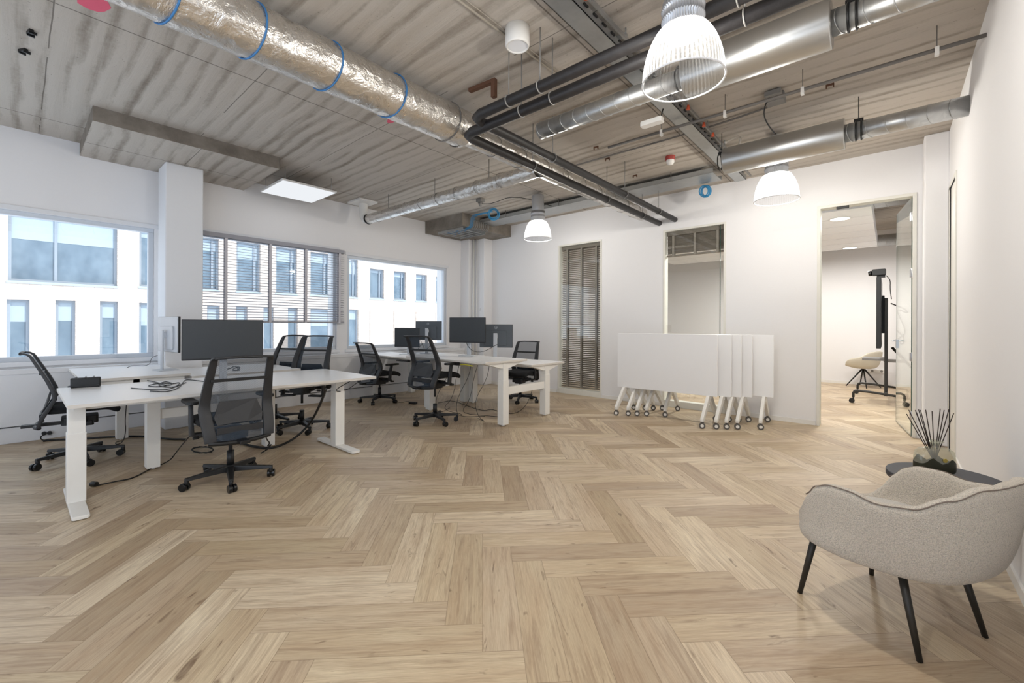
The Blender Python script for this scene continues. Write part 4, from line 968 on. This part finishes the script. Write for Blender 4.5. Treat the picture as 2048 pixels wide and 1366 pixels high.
# ------------------------------------------------------------------ folded flip top tables
def flip_table():
    r = thing('folding_table', '', 'table')
    W_ = 1.42
    mb = MB(); mb.rbox(-W_/2, W_/2, -.013, .013, .385, 1.195, .012, 'y'); mb.build('table_top', 'desk', r, bevel=.003)
    MB().box(-.58, .58, .014, .05, .60, .66).build('under_rail', 'metal_white', r, bevel=.004)
    for s in (-1, 1):
        x = s*.60-.04*0
        mb = MB(); mb.box(x-.028, x+.028, .014, .07, .34, .72)
        for sy in (-1, 1):
            q = [(sy*.03+.03, .40), (sy*.03+.03, .33), (sy*.29+.03, .085), (sy*.29+.03, .125), ]
            T = [( sy*.0+.03, .40), (sy*.075+.03, .385), (sy*.31+.03, .125), (sy*.31+.03, .085), (sy*.265+.03, .085), (sy*.0+.03, .33)]
            if sy > 0: T = T[::-1]
            mb.prism(T, x-.02, x+.02, 'x')
        lg = mb.build('leg_frame', 'metal_white', r, bevel=.006)
        for sy in (-1, 1):
            c = MB(); cy_ = sy*.285+.03; cx_ = x+.012*sy
            c.cyl((x+.006, cy_-.018, .038), (x+.002, cy_-.005, .038), .037, n=24); c.cyl((x-.002, cy_+.005, .038), (x-.006, cy_+.018, .038), .037, n=24); c.cyl((x, cy_, .06), (x, cy_, .09), .011, n=10); c.box(x-.018, x+.018, cy_-.022, cy_+.022, .066, .076)
            cc = c.build('castor', 'grey_rubber', lg, bevel=.003)
            MB().cyl((x+.0065, cy_-.0195, .038), (x-.0065, cy_+.0195, .038), .020, n=18).build('hub_cap', 'metal_white', cc)
    return r
tl = [(-2.39, 6.00), (-2.245, 6.085), (-2.145, 6.165), (-2.04, 6.25), (-1.83, 6.40)]
lab = ['white folding table on castors, tipped up, foremost of the nested row', 'white tipped up folding table, second from the front of the nested row', 'white tipped up folding table, third and middle one of the nested row', 'white tipped up folding table, fourth of the nested row', 'white tipped up folding table nearest the wall, last of the nested row']
t0 = flip_table()
for i, (x, y) in enumerate(tl):
    o = t0 if i == 0 else copy_tree(t0); o.location = (x, y, 0); o['label'] = lab[i]; o['group'] = 'tipped up folding tables'
    if i == 4: o.rotation_euler = (0, 0, math.radians(3))

# ------------------------------------------------------------------ armchair
AC = Vector((.005, 2.62, 0)); AF = math.atan2(.45, -.89)     # facing direction
ch = thing('armchair', 'beige boucle armchair with slim dark legs in the right foreground', 'armchair', AC, AF-PI/2)
def interp(tab, x):
    for (a, b), (c, d) in zip(tab, tab[1:]):
        if a <= x <= c:
            t_ = (x-a)/(c-a); t_ = t_*t_*(3-2*t_); return b+(d-b)*t_
    return tab[-1][1]
RIM = [(0, .715), (24, .712), (40, .665), (54, .612), (70, .598), (84, .614), (98, .612), (107, .59), (115, .535), (122, .465), (129, .425), (180, .412)]
def rad(phi, ax=.355, by=.375, p=2.6):
    c, s_ = math.cos(phi), math.sin(phi)
    if c < 0: by = .275; p = 3.2
    return 1/((abs(s_)/ax)**p+(abs(c)/by)**p)**(1/p)
def shell(n=96):
    mb = MB(); rows = []
    for k in range(n):
        phi = 2*PI*k/n; dg = abs(math.degrees(phi)); dg = 360-dg if dg > 180 else dg
        h = interp(RIM, dg); R = rad(phi); dx, dy = math.sin(phi), -math.cos(phi)
        back = max(0, math.cos(phi)); row = []
        zb = .315; lean = .05*back
        thk = .062 if dg < 140 else .05
        # outside from bottom centre up to the rim
        for f, z in ((0.0, zb-.012), (.4, zb-.01), (.88-.22*back, zb-.010), (.955-.17*back, zb-.002), (.985-.10*back, zb+.014), (.990-.05*back, zb+.06)):
            row.append((f, z))
        hh = h-zb
        for q in (.36, .55, .74, .88): row.append((.965+.035*q+lean*q*1.6-(.0), zb+hh*q))
        ro = 1+lean*1.6
        row += [(ro-.004, h-.024), (ro-.022, h-.003), (ro-.08, h+.004), (ro-.14, h-.004), (ro-.155, h-.02)]
        zi = .415
        inner = ro-.165
        if h-zi > .03:
            for q in (.75, .5, .25): row.append((inner-.03*(1-q), zi+(h-.02-zi)*q))
        else:
            for q in (.75, .5, .25): row.append((inner-.03*(1-q), h-.02+.004*(1-q)*4))
        row += [(.74, zi+.004), (.62, zi), (.35, zi+.006), (0, zi+.010)]
        rows.append([Vector((dx*R*f, dy*R*f*(1.0 if dy < 0 else 1.02), z)) for f, z in row])
    rows.append(rows[0]); mb.grid([r_[::-1] for r_ in rows]); return mb, rows
mb, rows = shell(); mb.build('shell', 'boucle', ch, subsurf=1)
rim = []
for k in range(96):
    dg = k*3.75; dg = 360-dg if dg > 180 else dg
    if dg <= 118: rim.append((k, rows[k][11]+(rows[k][11]-rows[k][3])*0.0))
left = [p for k, p in rim if k > 48]; right = [p for k, p in rim if k <= 48]
pts = left+right
MB().tube([p+Vector((0, 0, .001)) for p in pts], .0026, n=6, sub=1).build('piping', 'seam', ch)
P = []
for i in range(13):
    t_ = i/12*PI; row = []
    for j in range(25):
        a = 2*PI*j/24; rr = math.sin(t_)**.55; row.append((.235*rr*math.cos(a)*(1-.04*math.cos(2*a)), .0+.235*rr*math.sin(a), .432+.035*math.cos(t_)*(1)))
    P.append(row)
MB().grid([r_[::-1] for r_ in P]).build('seat_cushion', 'boucle_light', ch)
for (bx, by_), (tx, ty) in (((-.236, .25), (-.185, .20)), ((.27, .215), (.20, .175)), ((-.236, -.22), (-.19, -.13)), ((.19, -.245), (.16, -.16))):
    mb = MB(); mb.cyl((bx, by_, 0), (tx, ty, .335), .0105, .0165, n=18); mb.build('leg', 'dark_metal', ch)
# ------------------------------------------------------------------ side table and reed diffuser
st = thing('side_table', 'small dark round side table with a thin top beside the right wall', 'side table', (.232, 3.33, 0))
pts = [(.245*math.cos(t_)*(1), .25*math.sin(t_)) for t_ in [2*PI*k/64 for k in range(64)]]
MB().prism(pts, .455, .49, 'z', smooth=True).build('table_top', 'table_black', st, bevel=.006)
for k in range(3):
    a = 2*PI*k/3+.5; MB().cyl((.17*math.cos(a), .17*math.sin(a), 0), (.10*math.cos(a), .10*math.sin(a), .456), .011, .014, n=14).build('leg', 'table_black', st)
dz = .49
df = thing('reed_diffuser', 'glass reed diffuser bottle with dark lacquer and dark sticks on the side table', 'diffuser', (.192, 3.34, dz), math.radians(41))
mb = MB(); prof_ = []
def sq(w, d_, z, n=40, p=3.2): return [Vector((w*math.copysign(abs(math.cos(t_))**(2/p), math.cos(t_)), d_*math.copysign(abs(math.sin(t_))**(2/p), math.sin(t_)), z)) for t_ in [2*PI*k/n for k in range(n)]]+[Vector((w, 0, z))]
mb.grid([sq(w, d_, z) for w, d_, z in ((.0, .0, .001), (.082, .034, .002), (.096, .042, .012), (.100, .045, .06), (.099, .045, .10), (.092, .042, .128), (.074, .034, .142), (.03, .022, .149), (.02, .019, .152), (.018, .018, .172), (.03, .03, .176), (.034, .034, .18), (.034, .034, .184), (.014, .014, .184), (.014, .014, .17))])
mb.build('bottle', 'bottle', df)
mb = MB(); P = []
for z_i in range(8):
    f = z_i/7; row = []
    for k in range(41):
        t_ = 2*PI*(k % 40)/40; c_ = math.copysign(abs(math.cos(t_))**(2/3.2), math.cos(t_)); s_ = math.copysign(abs(math.sin(t_))**(2/3.2), math.sin(t_))
        hh = .062+.034*math.exp(-((c_+.5)/.26)**2)+.026*math.exp(-((c_-.55)/.22)**2)
        z = .004+hh*f; wv = (.084, .097, .1005, .1012, .1015, .1015, .101, .1005)[z_i]; dv = (.036, .043, .0455, .0462, .0465, .0465, .046, .0455)[z_i]
        row.append((wv*c_, dv*s_, z))
    P.append(row)
mb.grid(P); mb.build('lacquer_coat', 'bottle_dark', df)
MB().cyl((.012, -.046, .088), (.012, -.0495, .088), .011, n=24).build('seal', 'gold', df)
for i, (dx, dy, h) in enumerate(((-.155, 0, .165), (-.125, .02, .185), (-.108, -.02, .195), (-.098, .01, .185), (-.088, -.01, .19), (-.082, .02, .17), (-.05, 0, .19), (-.005, .01, .18), (.068, -.01, .195), (.072, .02, .185), (.105, 0, .17), (.06, .03, .19))):
    MB().cyl((-dx*.06, -dy*.1, .05), (dx, dy, .175+h*.95), .0022, n=7).build('reed', 'reed', df)

# ------------------------------------------------------------------ meeting room: screen on a trolley, chair
tv = thing('screen_trolley', 'large black screen on a wheeled trolley seen edge on through the glass door', 'display', (-.10, 10.15, 0), 0)
mb = MB(); mb.rbox(-.06, -.0, -.80, .80, .95, 2.14, .01, 'x'); mb.build('screen_housing', 'black', tv, bevel=.006)
MB().box(-.0615, -.0600, -.785, .785, .965, 2.125).build('screen', 'black_gloss', tv)
mb = MB(); mb.box(.0, .04, -.35, .35, 1.2, 1.85); mb.build('wall_mount', 'black', tv, bevel=.004)
for s in (-1, 1):
    y = s*.42; mb = MB(); mb.rbox(.04, .085, y-.03, y+.03, .13, 1.80, .008); mb.build('upright', 'dark_metal', tv)
    y = s*.68
    mb = MB(); mb.tube([(-.36, y, .10), (-.36, y, .19), (-.30, y, .225), (.34, y, .16), (.37, y, .10)], .020, n=12, sub=1); mb.build('foot_tube', 'dark_metal', tv)
    for x in (-.36, .36):
        c = MB(); c.cyl((x-.02, y-.032, .04), (x-.02, y-.01, .04), .04, n=20); c.cyl((x-.02, y+.01, .04), (x-.02, y+.032, .04), .04, n=20); c.cyl((x, y, .04), (x, y, .11), .012, n=10); c.build('castor', 'black_gloss', tv, bevel=.003)
mb = MB(); mb.box(.05, .08, -.70, .70, .17, .21); mb.build('cross_bar', 'dark_metal', tv)
mb = MB(); mb.rbox(-.26, .04, -.30, .30, .72, .755, .02); mb.box(.03, .32, -.30, -.26, .70, .755); mb.build('shelf', 'grey_plastic', tv, bevel=.004)
mb = MB(); mb.box(.05, .07, -.42, .42, 1.0, 1.06); mb.box(.05, .07, -.42, .42, 1.6, 1.66); mb.build('rail', 'dark_metal', tv)
mb = MB(); mb.ribbon([((0, -.05, .95), .05, .04), ((0, -.35, .55), .05, .04)], T=Matrix.Translation((.09, 0, .0)) @ Rz(PI/2)); mb.build('brace', 'dark_metal', tv)
cm = thing('video_camera', 'black conference camera on top of the trolley screen', 'camera', (-.14, 9.55, 2.14), 0)
MB().rbox(-.08, .10, -.07, .07, .035, .14, .02, 'y').build('camera_body', 'black', cm, bevel=.008); MB().cyl((-.13, 0, .075), (-.08, 0, .08), .042, n=20).build('lens', 'black_gloss', cm); MB().box(-.02, .09, -.03, .03, .0, .04).build('clamp', 'black', cm)
cable([(-.04, 9.56, 2.17), (.015, 9.6, 2.10), (.01, 9.66, 1.95), (.03, 9.72, 1.78)], .006, 'black cable hanging down behind the trolley screen from the camera', 'camera_cable')
cable([(.02, 9.5, 1.70), (.2, 9.5, 1.60), (.24, 9.5, 1.52), (.08, 9.5, 1.62), (.14, 9.5, 1.45), (.22, 9.5, 1.2), (.1, 9.5, 1.12), (.16, 9.5, 1.0), (.2, 9.5, 1.12), (.1, 9.5, 1.25)], .010, 'loops of thick black cable behind the trolley screen', 'cable_tangle')
mc = thing('shell_chair', 'pale shell chair with a black spider base in the meeting room', 'chair', (-.42, 12.10, 0), math.radians(58))
mb = MB(); P = []
for i in range(33):
    ph = 2*PI*i/32; dg = abs(math.degrees(ph)); dg = 360-dg if dg > 180 else dg
    h = interp([(0, .80), (35, .78), (70, .66), (100, .62), (125, .56), (145, .46), (180, .44)], dg); row = []
    for f, z in ((0, .40), (.5, .405), (.8, .43), (.95, .43+(h-.43)*.4), (1.04, h-.01), (1.0, h+.004), (.93, h-.01), (.85, .45+(h-.45)*.4), (.7, .455), (.4, .44), (0, .435)):
        row.append((math.sin(ph)*.32*f, -math.cos(ph)*.30*f-(.05*(z-.45) if dg < 90 else 0), z))
    P.append(row)
mb.grid([r_[::-1] for r_ in P]); mb.build('shell', 'cream_shell', mc, subsurf=1)
for k in range(4):
    a = PI/4+k*PI/2; MB().cyl((.02*math.cos(a), .02*math.sin(a), .39), (.30*math.cos(a), .30*math.sin(a), .01), .017, .010, n=12).build('leg', 'black', mc)
o = thing('wall_socket', 'double white wall socket low on the far wall of the meeting room', 'socket', (-.20, YF-.012, .33)); MB().box(-.16, .16, -.012, .012, -.04, .04).build('socket_plate', 'white_plastic', o, bevel=.003); MB().cyl((-.08, -.013, 0), (-.08, -.010, 0), .025, n=16).cyl((.08, -.013, 0), (.08, -.010, 0), .025, n=16).build('socket_hole', 'grey_plastic', o)
# ducts seen inside the meeting room
for i, (y, z, lab_) in enumerate(((8.75, 3.27, 'steel duct inside the meeting room nearest the glass door'), (11.9, 3.12, 'steel duct along the far wall of the meeting room'))):
    d = thing('spiral_duct', lab_, 'duct'); MB().cyl((-2.5, y, z), (XR, y, z), .12, n=36).build('duct_body', 'galv', d); mb = MB(); rings(mb, 'x', -2.4, XR-.05, .14, (y, z), .121, .004); mb.build('seam', 'galv', d)
o = thing('warning_sticker', 'small grey triangle sticker on the wall in the far left corner', 'sticker', (-6.78, 6.698, 1.66)); MB().prism([(-.022, -.02), (.022, -.02), (0, .022)], -.001, .0, 'y').build('triangle', 'grey_plastic', o); MB().prism([(-.015, -.015), (.015, -.015), (0, .014)], -.002, -.001, 'y').build('inner', 'white_plastic', o)
